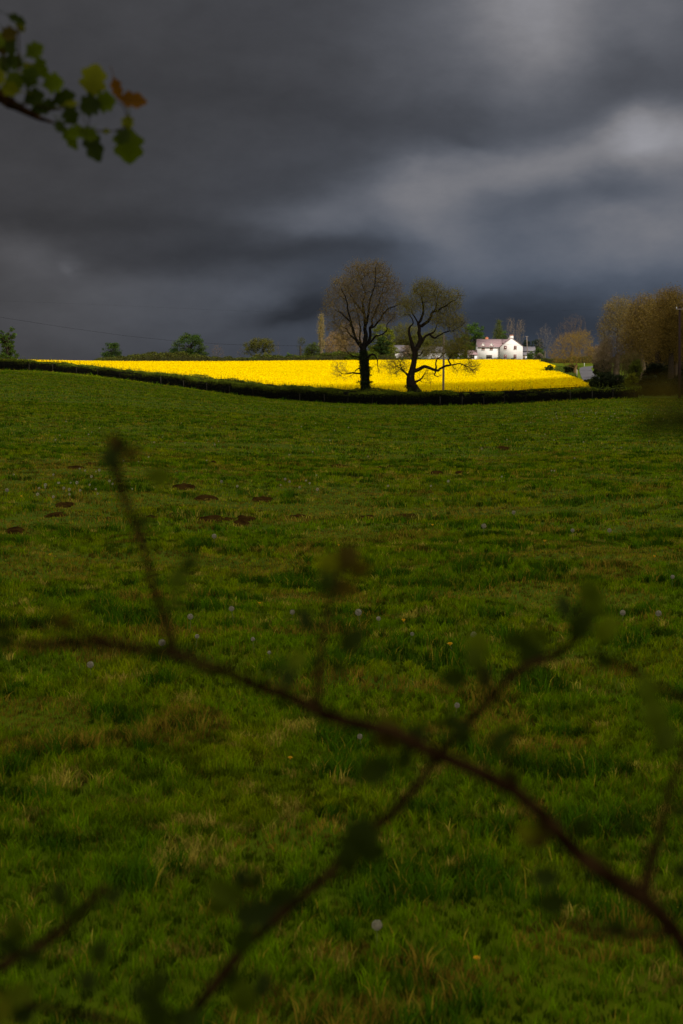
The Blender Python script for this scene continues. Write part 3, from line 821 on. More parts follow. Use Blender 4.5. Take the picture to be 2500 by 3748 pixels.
def leaf_tree(name, x0, x1, ytop, Y, label, cat='tree', lobes=None, col=(.045, .075, .01), dark=.45, nclump=150, per=70, size=.25, group=None, seed=1, trunk=.3, low=.1, clump=.13, sink=0.0, col2=None, trx=None):
    """trunk and limbs under a crown of leaf clumps"""
    rng = np.random.default_rng(seed)
    xc = (x0 + x1) / 2 if trx is None else trx
    X = (xc - 1250) / F * Y; zb = float(ground(X, Y, False)); zt = P(xc, ytop, Y)[2]; H = zt - zb; W = (x1 - x0) / F * Y; cx = ((x0 + x1) / 2 - 1250) / F * Y
    if lobes is None: lobes = [(0, .62, .40, .34), (-.25, .48, .25, .26), (.25, .50, .25, .26), (.08, .76, .26, .22), (-.12, .34, .3, .2)]
    e = [(cx + a * W, Y, zb + h * H, rw * W, rw * W * .85, rh * H) for a, h, rw, rh in lobes]
    root = empty(name, (X, Y, zb), label, cat, group); org = np.array([X, Y, zb])
    cc = ell_points(nclump, e, rng, .55); cc = cc[cc[:, 2] > zb + low * H]
    r0 = .03 * H + .05
    g = Geo(); top = np.array([X, Y, zb + trunk * H])
    g.tube([(X, Y, zb - .2), (X + .02 * W, Y, zb + trunk * H * .5), tuple(top), (X, Y, zb + H * .7)], [r0 * 1.3, r0, r0 * .8, r0 * .2], 8, 0, (.03, .025, .018))
    pick = cc[rng.choice(len(cc), min(len(cc), 40), False)]
    st = top + (rng.random((len(pick), 1)) * np.array([[0, 0, .3 * H]])); mid = st * .5 + pick * .5 + rng.normal(size=pick.shape) * .04 * H
    g.segs(st, mid, np.full(len(pick), r0 * .35), np.full(len(pick), r0 * .22), 5, 0, (.03, .025, .018)); g.segs(mid, pick, np.full(len(pick), r0 * .22), np.full(len(pick), .02), 4, 0, (.03, .025, .018))
    g.build('trunk', [M['wood']], root, org)
    s = clump * (W * .5 + H * .5) * rng.uniform(.6, 1.3, len(cc))
    n = len(cc) * per; ci = np.repeat(np.arange(len(cc)), per)
    d = rng.normal(size=(n, 3)); d /= np.linalg.norm(d, axis=1)[:, None]
    C = cc[ci] + d * (s[ci] * rng.random(n) ** .45)[:, None] * np.array([1.15, 1.15, .75])
    C[:, 2] = np.maximum(C[:, 2], zb + .02 * H)
    tone = rng.uniform(dark, 1.25, len(cc))[ci][:, None] * rng.uniform(.65, 1.3, (n, 1))
    base = np.array(col)[None].repeat(n, 0)
    if col2 is not None:
        w = (rng.random(len(cc)) < .4)[ci]; base[w] = col2
    g = Geo(); g.cards(C, size * rng.uniform(.6, 1.3, n), 0, base * tone, flat=.15, rng=rng)
    g.build('crown', [M['leaf']], root, org)
    return root

# ------------------------------------------------------------------ trees and shrubs behind the crop, left to right
OAK = [(0, .58, .44, .38), (-.3, .25, .24, .2), (.3, .25, .24, .2), (-.28, .42, .24, .24), (.28, .46, .26, .26), (.05, .78, .30, .20), (-.1, .26, .42, .18), (.1, .3, .4, .2)]
leaf_tree('hawthorn_tree', -2, 72, 1192, 200, 'dark green tree with a forked ragged top at the left edge of the hill', lobes=[(-.34, .86, .14, .13), (.24, .82, .22, .13), (-.05, .66, .36, .13), (.02, .5, .32, .12), (.1, .3, .40, .14), (-.1, .22, .35, .12), (-.3, .72, .2, .1)],
          col=(.05, .09, .012), nclump=120, per=60, size=.16, seed=3, clump=.07, trunk=.5)
leaf_tree('round_bush', 376, 450, 1254, 345, 'rounded dark green bush alone on the skyline at the left end of the crop', 'bush', col=(.045, .08, .012), nclump=110, per=60, seed=4, size=.22, lobes=[(0, .55, .46, .42), (.15, .66, .3, .3), (-.2, .3, .3, .3), (.2, .3, .3, .3)])
leaf_tree('oak_tree', 628, 758, 1218, 415, 'broad dark green tree on the skyline at the end of the low hedge', col=(.045, .085, .010), col2=(.06, .09, .01), nclump=260, per=70, seed=6, lobes=OAK, size=.26, clump=.09, trx=700)


def far_hedge(x0, x1, ytops, dY, label, **kw):
    r = []
    for x in np.arange(x0, x1 + 1, 18):
        Y = float(tab(x, FX, FY)) + dY; X = (x - 1250) / F * Y; zb = float(ground(X, Y, False))
        yt = np.interp(x, np.linspace(x0, x1, len(ytops)), ytops) + 3 * math.sin(x * .11) + 2 * math.sin(x * .043 + 1)
        r.append((X, Y, zb - .3, P(x, yt, Y)[2]))
    return hedge_line('hedge', r, 2.6, label, None, **kw)


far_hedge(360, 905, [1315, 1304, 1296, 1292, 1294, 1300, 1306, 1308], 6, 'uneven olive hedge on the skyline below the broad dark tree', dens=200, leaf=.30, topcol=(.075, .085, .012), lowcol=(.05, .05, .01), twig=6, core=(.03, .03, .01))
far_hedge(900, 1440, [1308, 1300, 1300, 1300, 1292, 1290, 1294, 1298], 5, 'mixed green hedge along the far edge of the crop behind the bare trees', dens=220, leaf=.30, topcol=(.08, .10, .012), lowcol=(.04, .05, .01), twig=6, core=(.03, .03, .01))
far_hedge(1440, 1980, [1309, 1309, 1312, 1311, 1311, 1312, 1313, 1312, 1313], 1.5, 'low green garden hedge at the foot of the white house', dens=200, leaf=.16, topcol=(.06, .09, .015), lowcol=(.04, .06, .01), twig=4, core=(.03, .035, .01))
auto_tree('bare_tree', 776, 822, 1258, 425, 'small leafless tree just right of the broad dark tree', n=130, seed=21, twigc=(.13, .09, .06), tlen=.8, twigr=.012, low=.35)
auto_tree('bare_tree', 866, 906, 1270, 430, 'thin leafless sapling leaning left of the umbrella-shaped tree', n=90, seed=22, twigc=(.12, .09, .06), tlen=.7, twigr=.012, low=.3)
auto_tree('umbrella_tree', 890, 1012, 1232, 428, 'umbrella-shaped tree with an olive domed top and open branches', n=420, seed=23, lobes=[(.04, .80, .40, .17), (-.22, .62, .26, .22), (.28, .6, .24, .26), (-.38, .4, .12, .14), (.08, .68, .36, .2)], twigc=(.10, .08, .04), tlen=.8,
          low=.3, twigs=2, leafy=((.085, .085, .012), .3, .22), leafn=9000, twigr=.012, trunk=.3, trx=940)
leaf_tree('yellow_bush', 915, 1010, 1292, 425, 'olive yellow bush in front of the umbrella-shaped tree', 'bush', col=(.11, .11, .012), nclump=50, per=60, seed=24, clump=.12, size=.22)
auto_tree('bare_tree', 1012, 1030, 1245, 450, 'wispy leafless sapling behind the right side of the umbrella-shaped tree', n=60, seed=25, twigc=(.13, .1, .07), tlen=.6, twigr=.011, low=.3)
leaf_tree('green_bush', 1042, 1070, 1291, 432, 'small bright green bush standing out of the far hedge', 'bush', col=(.09, .15, .015), nclump=40, per=50, seed=26, size=.2)
auto_tree('ivy_clad_tree', 1083, 1120, 1229, 440, 'small bare-topped tree with an ivy-clad trunk left of the tall poplar', n=130, seed=27, lobes=[(.1, .82, .45, .16), (-.2, .6, .2, .12), (-.3, .28, .2, .1), (.2, .5, .2, .1)], twigc=(.10, .09, .06), tlen=.6,
          leafy=((.05, .06, .02), .25, .2), leafn=700, trunk=.62, low=.2, twigr=.011, trx=1101)
leaf_tree('round_bush', 1103, 1166, 1250, 445, 'mid green rounded bush at the foot of the tall poplar', 'bush', col=(.075, .10, .012), nclump=120, per=60, seed=28, lobes=[(.15, .55, .4, .42), (-.2, .4, .3, .35), (.3, .4, .25, .35)])
auto_tree('poplar_tree', 1162, 1190, 1148, 452, 'tall narrow tan poplar rising beside the crown of the left bare tree', n=420, seed=29, lobes=[(0, .85, .42, .15), (0, .65, .5, .18), (.05, .42, .45, .2)], twigc=(.26, .19, .08), bark=(.12, .09, .05), tlen=.9, up=.5, trunk=.75, low=.15,
          leafy=((.24, .19, .05), .3, .2), leafn=3500, twigr=.013, jit=.1)
auto_tree('willow_tree', 1180, 1275, 1215, 455, 'tan haze of bare willow twigs beside the poplar', n=600, seed=30, twigc=(.30, .18, .07), bark=(.12, .09, .05), tlen=1.1, trunk=.2, low=.08, leafy=((.26, .17, .05), .4, .2), leafn=6000, twigr=.014, multi=2)
auto_tree('willow_tree', 1225, 1335, 1168, 462, 'pinkish tan bare tree behind the trunk of the left bare tree', n=700, seed=31, twigc=(.30, .20, .12), bark=(.14, .10, .07), tlen=1.1, trunk=.25, low=.1, leafy=((.25, .17, .08), .4, .2), leafn=6000, twigr=.014)
leaf_tree('green_tree', 1345, 1450, 1185, 470, 'bright olive green tree between the two bare trees', col=(.13, .145, .008), dark=.7, nclump=240, per=70, seed=32, lobes=OAK, clump=.09, size=.3)
leaf_tree('cedar_tree', 1362, 1432, 1225, 462, 'layered dark green conifer above the grey cottage roof', col=(.03, .055, .01), nclump=160, per=60, seed=33, lobes=[(-.1, .2, .5, .06), (.1, .38, .45, .06), (-.05, .54, .45, .05), (.1, .7, .38, .05), (0, .86, .25, .06)], clump=.09, size=.3)
leaf_tree('dark_bush', 1420, 1510, 1242, 490, 'very dark evergreen mass behind the grey cottage roof', 'bush', col=(.014, .024, .006), nclump=140, per=60, seed=34, clump=.12, size=.3, lobes=OAK)
auto_tree('olive_tree', 1425, 1545, 1180, 486, 'olive brown budding tree behind the right bare tree', n=600, seed=35, twigc=(.12, .10, .03), tlen=1.1, leafy=((.10, .095, .015), .45, .24), leafn=13000, trunk=.25, low=.1, twigr=.014)
auto_tree('olive_tree', 1520, 1650, 1205, 490, 'low olive brown tree behind the long barn roof', n=600, seed=36, twigc=(.12, .10, .03), tlen=1.1, leafy=((.085, .085, .015), .45, .24), leafn=12000, trunk=.25, low=.1, twigr=.014)
leaf_tree('olive_bush', 1470, 1580, 1222, 482, 'yellow-olive bushy tree between the cottage and the barn', col=(.11, .115, .012), nclump=170, per=60, seed=104, lobes=OAK, clump=.1, size=.28)
for i_, (a_, b_, t_, l_) in enumerate(((1188, 1262, 1288, 'fresh green bush at the foot of the tan willow'), (1255, 1330, 1292, 'green bush below the pinkish tan tree'), (1330, 1385, 1280, 'yellow-green bush just right of the left bare trunk'))):
    leaf_tree('green_bush', a_, b_, t_, 448, l_, 'bush', col=(.085, .12, .01), nclump=80, per=60, seed=105 + i_, size=.22, clump=.13)
leaf_tree('ash_tree', 1682, 1780, 1178, 505, 'full bright green tree against the left end of the white house', col=(.065, .12, .012), nclump=280, per=70, seed=37, lobes=OAK, clump=.085, size=.3, trx=1740)
leaf_tree('olive_bush', 1632, 1705, 1235, 478, 'olive green bushy tree left of the white house', col=(.06, .08, .01), nclump=170, per=60, seed=38, lobes=OAK, clump=.1, size=.27)
auto_tree('budding_tree', 1798, 1846, 1163, 512, 'tapering green-brown tree behind the house roof', n=420, seed=39, lobes=[(0, .80, .3, .18), (-.05, .55, .45, .28), (.1, .4, .4, .2)], twigc=(.14, .12, .05), tlen=1.0, leafy=((.085, .105, .014), .4, .24), leafn=7000, trunk=.4, low=.1, twigr=.014, up=.3)
leaf_tree('green_bush', 1822, 1856, 1212, 508, 'fresh green bush against the chimney side of the house roof', 'bush', col=(.08, .14, .015), nclump=70, per=50, seed=40, clump=.12)
for a, b, s, lb in ((1846, 1884, 41, 'leafless upright tree directly behind the white chimney'), (1880, 1918, 42, 'leafless upright tree just right of the white chimney')):
    auto_tree('bare_tree', a, b, 1161, 512, lb, n=330, seed=s, lobes=[(0, .82, .42, .16), (0, .62, .5, .22), (0, .42, .35, .2)], twigc=(.20, .15, .10), bark=(.10, .08, .06), tlen=1.1, up=.45, trunk=.35, low=.2, twigr=.014, jit=.12)
for a, b, t, s, lb in ((1900, 1942, 1240, 43, 'dark green distant bush between the house and the far pole'), (1935, 1985, 1234, 44, 'dark green distant bush right of the far pole')):
    leaf_tree('dark_bush', a, b, t, 560, lb, 'bush', col=(.028, .04, .016), nclump=100, per=50, seed=s, clump=.12, size=.3, lobes=OAK)
leaf_tree('green_bush', 1923, 1950, 1283, 476, 'light green low bush beside the small shed', 'bush', col=(.10, .15, .03), nclump=60, per=50, seed=45, size=.2, clump=.12)
leaf_tree('green_bush', 1945, 1990, 1263, 482, 'bright green pointed bush right of the small shed', 'bush', col=(.085, .14, .015), nclump=90, per=50, seed=46, size=.22, lobes=[(0, .8, .2, .18), (0, .55, .38, .25), (0, .3, .45, .25)])
leaf_tree('blossom_bush', 1950, 1988, 1291, 472, 'greyish pink blossoming bush by the corner of the crop', 'bush', col=(.24, .18, .14), nclump=60, per=50, seed=47, size=.18, clump=.12, col2=(.10, .10, .05))
auto_tree('bare_tree', 1955, 2022, 1186, 500, 'grey leafless tree between the house and the orange willow', n=420, seed=48, twigc=(.15, .12, .10), bark=(.09, .075, .06), tlen=1.1, trunk=.3, low=.15, up=.25, twigr=.013)
auto_tree('bare_tree', 2022, 2148, 1146, 470, 'dusky brown round-headed leafless tree behind the orange willow', n=750, seed=49, twigc=(.13, .09, .065), bark=(.07, .05, .04), tlen=1.1, trunk=.3, low=.15, twigr=.015, lobes=[(.08, .7, .38, .28), (-.22, .5, .3, .3), (.3, .6, .2, .25)])
far_hedge(1975, 2420, [1314, 1310, 1306, 1305, 1305, 1300, 1295, 1295], 3, 'rough green hedge between the crop corner and the orange willow', dens=200, leaf=.25, topcol=(.075, .09, .012), lowcol=(.04, .05, .01), twig=6, core=(.03, .03, .01))
auto_tree('willow_tree', 1998, 2176, 1203, 262, 'broad orange-brown leafless willow with a short thick trunk beside the lane', n=1700, seed=50, trx=2100, lobes=[(.12, .70, .34, .26), (-.30, .48, .20, .24), (.33, .48, .17, .30), (-.08, .36, .38, .18), (.20, .86, .20, .12), (-.12, .72, .2, .2)], twigc=(.22, .135, .028), bark=(.13, .08, .03),
          tlen=.8, trunk=.2, low=.13, leafy=((.20, .135, .02), .25, .10), leafn=9000, leafpart='buds', twigr=.009, up=.08)
leaf_tree('green_bush', 1990, 2024, 1335, 262, 'green bush in the notch at the corner of the yellow crop', 'bush', col=(.06, .10, .012), nclump=70, per=60, seed=51, size=.15, clump=.12)
leaf_tree('dark_bush', 2060, 2112, 1333, 268, 'shaded bush under the orange willow', 'bush', col=(.035, .045, .01), nclump=70, per=60, seed=52, size=.15, clump=.12)

# the wood on the right
leaf_tree('verge_bush', 2120, 2215, 1387, 168, 'olive green bramble bank hiding the near end of the lane', 'bush', col=(.06, .075, .01), nclump=130, per=70, seed=95, size=.13, clump=.12)
auto_tree('bare_tree', 2140, 2240, 1262, 425, 'purplish brown leafless tree closing the view at the bend of the lane', n=420, seed=96, trunk=.2, low=.05, tlen=1.1, twigr=.016, twigc=(.14, .09, .06), bark=(.07, .05, .04), leafy=((.12, .08, .04), .4, .25), leafn=5000)
auto_tree('bare_tree', 2160, 2225, 1275, 300, 'small grey-brown leafless tree on the right side of the lane', n=300, seed=97, trunk=.2, low=.05, tlen=.8, twigr=.012, twigc=(.14, .10, .07), bark=(.07, .05, .04), leafy=((.11, .085, .05), .3, .2), leafn=3500)
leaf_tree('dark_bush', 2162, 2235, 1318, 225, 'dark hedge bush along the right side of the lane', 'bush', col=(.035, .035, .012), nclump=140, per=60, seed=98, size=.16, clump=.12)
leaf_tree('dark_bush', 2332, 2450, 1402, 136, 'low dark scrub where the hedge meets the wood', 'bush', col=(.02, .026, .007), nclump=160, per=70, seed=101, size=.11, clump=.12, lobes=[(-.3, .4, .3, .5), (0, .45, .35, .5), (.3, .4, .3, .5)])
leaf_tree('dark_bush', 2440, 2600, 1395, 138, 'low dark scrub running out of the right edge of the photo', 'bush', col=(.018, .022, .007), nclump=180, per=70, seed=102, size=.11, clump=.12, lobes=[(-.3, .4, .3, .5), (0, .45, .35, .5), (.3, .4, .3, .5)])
PALE = dict(twigc=(.17, .125, .055), bark=(.06, .045, .028))
BRN = dict(twigc=(.125, .085, .03), bark=(.035, .025, .015), leafy=((.135, .088, .016), .40, .13), leafn=24000, leafpart='buds')
auto_tree('bare_tree', 2178, 2325, 1072, 200, 'pale grey-tan leafless tree at the left front of the right-hand wood', n=1500, seed=60, trunk=.3, low=.22, tlen=.7, twigr=.008, lobes=[(.0, .72, .40, .24), (-.28, .55, .24, .2), (.25, .6, .3, .25), (.1, .86, .25, .12)], jit=.28, leafy=((.16, .12, .032), .3, .11), leafn=15000, leafpart='buds', **PALE)
auto_tree('bare_tree', 2262, 2425, 1078, 186, 'brown leafless tree with a pale forked trunk in the right-hand wood', n=2200, seed=61, trunk=.38, low=.25, tlen=.65, twigr=.009, trx=2347, bark=(.13, .095, .055), twigc=(.14, .095, .035), leafy=((.14, .095, .017), .40, .13), leafn=22000, leafpart='buds')
auto_tree('bare_tree', 2370, 2520, 1046, 178, 'tall brown leafless tree cut by the right edge of the photo', n=2200, seed=62, trunk=.35, low=.22, tlen=.65, twigr=.008, trx=2402, up=.2, **BRN)
auto_tree('bare_tree', 2450, 2640, 1050, 188, 'leafless tree mostly beyond the right edge behind the near pole', n=1800, seed=63, trunk=.35, low=.22, tlen=.65, twigr=.008, trx=2560, up=.2, **BRN)
auto_tree('bare_tree', 2300, 2470, 1110, 222, 'leafless brown tree filling the back of the right-hand wood', n=1700, seed=64, trunk=.3, low=.15, tlen=.8, twigr=.01, trx=2430, up=.1, **BRN)
auto_tree('tangled_bush', 2165, 2300, 1232, 190, 'tangled bare brown thicket right of the lane', n=1300, seed=65, trunk=.1, low=.03, tlen=.6, twigr=.008, multi=3, cat='bush', twigc=(.17, .12, .075), bark=(.08, .06, .04), leafy=((.13, .10, .04), .2, .10), leafn=5000)
auto_tree('tangled_bush', 2262, 2350, 1285, 172, 'lower bare thicket below the pale trunk in the wood', n=700, seed=66, trunk=.1, low=.03, tlen=.5, twigr=.008, multi=3, cat='bush', twigc=(.15, .10, .04), bark=(.06, .04, .025), leafy=((.10, .09, .02), .2, .10), leafn=4000)
leaf_tree('dark_bush', 2155, 2285, 1362, 158, 'black-green bush spreading at the near end of the lane', 'bush', col=(.022, .03, .008), nclump=200, per=70, seed=67, size=.13, clump=.09, lobes=OAK)
leaf_tree('yellow_bush', 2284, 2332, 1365, 150, 'yellow-green bush glowing at the foot of the pale trunk', 'bush', col=(.17, .17, .008), nclump=110, per=70, seed=68, size=.09, clump=.11)
leaf_tree('yellow_bush', 2298, 2345, 1310, 168, 'taller dull yellow-green bush behind the glowing one', 'bush', col=(.10, .115, .01), nclump=110, per=70, seed=69, size=.11, clump=.11)
auto_tree('bare_tree', 2320, 2530, 1058, 206, 'dense olive-brown tree behind the two tall brown ones in the right-hand wood', n=1600, seed=103, trunk=.2, low=.08, tlen=.8, twigr=.01, trx=2420, **BRN)
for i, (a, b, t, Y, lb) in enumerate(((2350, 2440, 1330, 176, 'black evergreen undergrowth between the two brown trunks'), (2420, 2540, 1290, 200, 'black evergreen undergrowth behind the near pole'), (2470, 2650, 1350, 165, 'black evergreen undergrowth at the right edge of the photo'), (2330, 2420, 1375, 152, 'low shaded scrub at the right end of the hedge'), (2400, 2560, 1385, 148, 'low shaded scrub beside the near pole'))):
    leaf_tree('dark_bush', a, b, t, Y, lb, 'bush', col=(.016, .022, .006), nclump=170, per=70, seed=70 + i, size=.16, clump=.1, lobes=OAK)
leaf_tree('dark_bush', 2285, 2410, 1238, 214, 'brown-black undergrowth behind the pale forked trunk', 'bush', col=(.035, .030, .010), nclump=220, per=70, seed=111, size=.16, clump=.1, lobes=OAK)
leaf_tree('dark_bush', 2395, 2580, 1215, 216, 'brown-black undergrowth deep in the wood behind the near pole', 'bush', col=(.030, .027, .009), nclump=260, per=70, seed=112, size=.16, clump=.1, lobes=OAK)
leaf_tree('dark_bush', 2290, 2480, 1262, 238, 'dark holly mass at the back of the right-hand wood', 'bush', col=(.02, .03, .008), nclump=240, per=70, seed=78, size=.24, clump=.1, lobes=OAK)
for i, (x, w, yt, Y, lb) in enumerate(((2376, 7, 1150, 192, 'slim dark bare trunk between the two brown trees'), (2450, 9, 1120, 172, 'slender pale trunk leaning left of the near pole'), (2466, 6, 1180, 195, 'thin dark sapling trunk just left of the near pole'))):
    auto_tree('bare_tree', x - 45, x + 45, yt, Y, lb, n=420, seed=80 + i, trunk=.5, low=.45, tlen=.6, twigr=.008, trx=x, **BRN)

# ------------------------------------------------------------------ lane and verge
def strip(name, pts, w, m, lift, kind='structure', label=None):
    q = dense([(x, y, 0, 0) for x, y in pts], 2.0); T = np.gradient(q[:, :2], axis=0); T /= np.linalg.norm(T, axis=1)[:, None]; Nn = np.stack([-T[:, 1], T[:, 0]], 1)
    rows = []
    for k in np.linspace(-1, 1, 5):
        x = q[:, 0] + Nn[:, 0] * w * k / 2; y = q[:, 1] + Nn[:, 1] * w * k / 2
        rows.append(np.stack([x, y, ground(x, y, False) + lift * (1.5 - .5 * k * k)], 1))
    R = np.stack(rows, 1); idx = np.arange(R.shape[0] * 5).reshape(-1, 5)
    f = np.stack([idx[:-1, :-1], idx[1:, :-1], idx[1:, 1:], idx[:-1, 1:]], -1).reshape(-1, 4)
    return tag(mesh_obj(name, R.reshape(-1, 3), [f], m, smooth_shade=True), label, kind=kind)


def gx(x, Y): return ((x - 1250) / F * Y, Y)


strip('road', [gx(2250, 150), gx(2205, 170), gx(2166, 205), gx(2152, 240), gx(2140, 300), gx(2138, 345), gx(2150, 368), gx(2200, 395), gx(2350, 420)], 2.7, M['tarmac'], .05)


def grass_cards(name, pred, n, box, label, col, size=.25, seed=1):
    rng = np.random.default_rng(seed); x = rng.uniform(box[0], box[1], n); y = rng.uniform(box[2], box[3], n); X = (x - 1250) / F * y
    k = pred(x, y, X); x = x[k]; y = y[k]; X = X[k]
    C = np.stack([X, y, ground(X, y, False) + rng.random(len(X)) * .3], 1)
    g = Geo(); g.cards(C, size, 0, np.array(col) * rng.uniform(.6, 1.35, (len(X), 1)), rng=rng)
    return tag(g.build(name, [M['leaf']]), label, 'grass', kind='stuff')


lane_x = lambda y: np.interp(y, [150, 175, 205, 240, 300, 345, 368, 420], [2330, 2210, 2163, 2150, 2140, 2138, 2150, 2300])
grass_cards('verge_grass', lambda x, y, X: (~crop_mask(X, y)) & (abs((x - lane_x(y)) / F * y) > 1.9), 26000, (1960, 2250, 140, 375), 'rough green verge between the yellow crop and the lane', (.075, .10, .010), seed=5)
grass_cards('lane_grass', lambda x, y, X: (y > tab(x, HX, HY) + 1.5) & (y < tab(x, HX, HY) + 9.3), 26000, (-300, 2300, 125, 180), 'shaded grass growing between the hedge and the crop', (.05, .06, .008), seed=6, size=.2)
g = Geo(); Y = 235.; X, _ = gx(2107, Y); z = float(ground(X, Y, False))
g.tube([(X, Y, z - .2), (X + .02, Y, z + 1.2), (X + .02, Y, z + 1.25)], [.09, .085, .04], 8, 0, (.35, .30, .22)); tag(g.build('wooden_post', [M['wood']]), 'short pale wooden post at the crop edge below the willow', 'post')
g = Geo(); Y = 372.; X, _ = gx(2134, Y); z = float(ground(X, Y, False))
g.tube([(X, Y, z - .2), (X, Y, z + .8), (X, Y, z + .95), (X, Y, z + .98)], [.08, .08, .075, .03], 8, 0, (.6, .58, .5)); tag(g.build('marker_post', [M['plain']]), 'tiny white marker post where the lane bends', 'post')

# ------------------------------------------------------------------ buildings
YH = 480.0
HSC = YH / F


def hx(px): return (px - 1250) * HSC          # world x of a frame column at the house
def hz(py): return P(1830, py, YH)[2]
def cxy(cx, cy): return hx(1700 + cx / 5.2267), hz(1200 + cy / 5.2267)


def window(root, org, cx0, cx1, cy0, cy1, yf, shut=True, mull=1, name='window'):
    """frame with sill proud of the wall, panes a little behind"""
    x0, z1 = cxy(cx0, cy0); x1, z0 = cxy(cx1, cy1)
    g = Geo(); b = .09
    g.box(x0, x1, yf - .03, yf + .05, z0, z0 + b); g.box(x0, x1, yf - .03, yf + .05, z1 - b, z1); g.box(x0, x0 + b, yf - .03, yf + .05, z0 + b, z1 - b); g.box(x1 - b, x1, yf - .03, yf + .05, z0 + b, z1 - b)
    for k in range(mull):
        xm = x0 + (x1 - x0) * (k + 1) / (mull + 1); g.box(xm - .035, xm + .035, yf - .025, yf + .05, z0 + b, z1 - b)
    zm = z0 + (z1 - z0) * .62
    for k in range(mull + 1):
        xa = x0 + (x1 - x0) * k / (mull + 1) + (b if k == 0 else .035); xb = x0 + (x1 - x0) * (k + 1) / (mull + 1) - (b if k == mull else .035)
        g.box(xa, xb, yf - .02, yf + .05, zm - .025, zm + .025)
    w = g.build(name, [M['frame'] if shut else M['polewood']], root, org)
    g = Geo(); g.box(x0 + b, x1 - b, yf + .012, yf + .045, z0 + b, z1 - b); g.build('pane', [M['glass'] if shut else M['dark']], w, (0, 0, 0) if False else org)
    if name == 'window':
        g = Geo(); g.box(x0 - .13, x1 + .13, yf - .12, yf - .035, z0 - .12, z0 - .015); g.build('sill', [M['render']], w, org)


def roof_slab(g, x0, x1, ya, za, yb, zb, th=.14):
    """sloping slab from (ya, za) at the eaves to (yb, zb) at the ridge"""
    V = [(x0, ya, za), (x1, ya, za), (x1, yb, zb), (x0, yb, zb), (x0, ya, za - th), (x1, ya, za - th), (x1, yb, zb - th), (x0, yb, zb - th)]
    g.add(V, np.array([(0, 1, 2, 3), (7, 6, 5, 4), (0, 4, 5, 1), (1, 5, 6, 2), (2, 6, 7, 3), (3, 7, 4, 0)]))


zg = float(ground(hx(1830), YH, False)) - .15
house = empty('white_house', (hx(1830), YH, zg), 'two-storey white rendered farmhouse with a pinkish tiled roof and gable chimney', 'house')
ho = np.array(house.location)
xl, zr = cxy(238, 212); xm, ze = cxy(667, 362); xr, _ = cxy(1093, 355); xpk, zpk = cxy(880, 200); xk1, zk1 = cxy(848, 214); xk2, _ = cxy(915, 214)
_, zer = cxy(1093, 352)
g = Geo()
g.box(xl, xm + .2, YH + .9, YH + 7.0, zg, ze - .02)                                        # long wing, eaves front
g.prism([(xm, zg), (xr, zg), (xr, zer), (xpk + .45, zpk - .15), (xpk - .45, zpk - .15), (xm, ze)], YH, YH + 9.5)     # gable block, proud of the wing
g.prism([(xl, ze - .03), (xl + .2, ze - .03), (xl + .2, ze - .03), (xl, ze - .03)], YH + 1, YH + 1.1)
# gable triangle closing the left end of the wing roof
ym = YH + 3.9
g.add([(xl + .02, YH + .9, ze), (xl + .02, YH + 7, ze), (xl + .02, ym, zr - .15), (xl + .22, YH + .9, ze), (xl + .22, YH + 7, ze), (xl + .22, ym, zr - .15)], [np.array([(0, 2, 1), (3, 4, 5)]), np.array([(0, 3, 5, 2), (1, 2, 5, 4), (0, 1, 4, 3)])])
g.build('wall', [M['render']], house, ho)
g = Geo()
roof_slab(g, xl - .12, xm + .75, YH + .62, ze - .06, ym, zr)
roof_slab(g, xm + .75, xk1 + .3, YH + 2.2, ze + (zr - ze) * .52, ym, zr)
roof_slab(g, xl - .12, xk1 + .3, YH + 7.3, ze - .06, ym + .002, zr)
for sgn, xa, za, xb, zb in ((-1, xm - .18, ze - .09, xpk, zpk + .04), (1, xr + .20, zer - .12, xpk + .001, zpk + .04)):      # the two slopes over the gable block
    ya, yb = YH - .10, YH + 9.7
    V = [(xa, ya, za), (xb, ya, zb), (xb, yb, zb), (xa, yb, za), (xa, ya, za + .15), (xb, ya, zb + .15), (xb, yb, zb + .15), (xa, yb, za + .15)]
    g.add(V, np.array([(0, 1, 2, 3), (7, 6, 5, 4), (0, 4, 5, 1), (1, 5, 6, 2), (2, 6, 7, 3), (3, 7, 4, 0)]))
x0, z1 = cxy(1012, 282); x1, z0 = cxy(1087, 345)
roof_slab(g, x0, x1, YH + 6.5, z0, YH + 9.3, z1)                                            # rear wing roof showing over the right slope
rf = g.build('roof', [M['rooft']], house, ho)
g = Geo(); g.box(x0, x1 - .02, YH + 6.6, YH + 9.5, zg, z0 - .16); g.build('rear_wing', [M['render']], house, ho)
g = Geo(); x0, z1 = cxy(847, 150); x1, z0 = cxy(914, 230)
g.box(x0, x1, YH + .25, YH + 1.45, z0 - .3, z1); g.box(x0 - .28, x0 - .03, YH + .5, YH + 1.1, z0, z1 - .62)
ch = g.build('chimney', [M['render']], house, ho)
g = Geo(); g.box(x0 - .05, x1 + .05, YH + .2, YH + 1.5, z1 + .003, z1 + .14)
for k in (0.25, .75): g.tube([(x0 + (x1 - x0) * k, YH + .85, z1 + .14), (x0 + (x1 - x0) * k, YH + .85, z1 + .34)], [.17, .14], 10)
g.build('chimney_pot', [M['brick']], ch, ho)
g = Geo(); x0, z1 = cxy(405, 180); x1, z0 = cxy(465, 222)
g.box(x0, x1, ym + .6, ym + 1.5, z0 - .6, z1); g.tube([((x0 + x1) / 2, ym + 1, z1), ((x0 + x1) / 2, ym + 1, z1 + .25)], [.2, .15], 10); g.build('chimney', [M['brick']], house, ho)['label'] = 'red brick chimney'
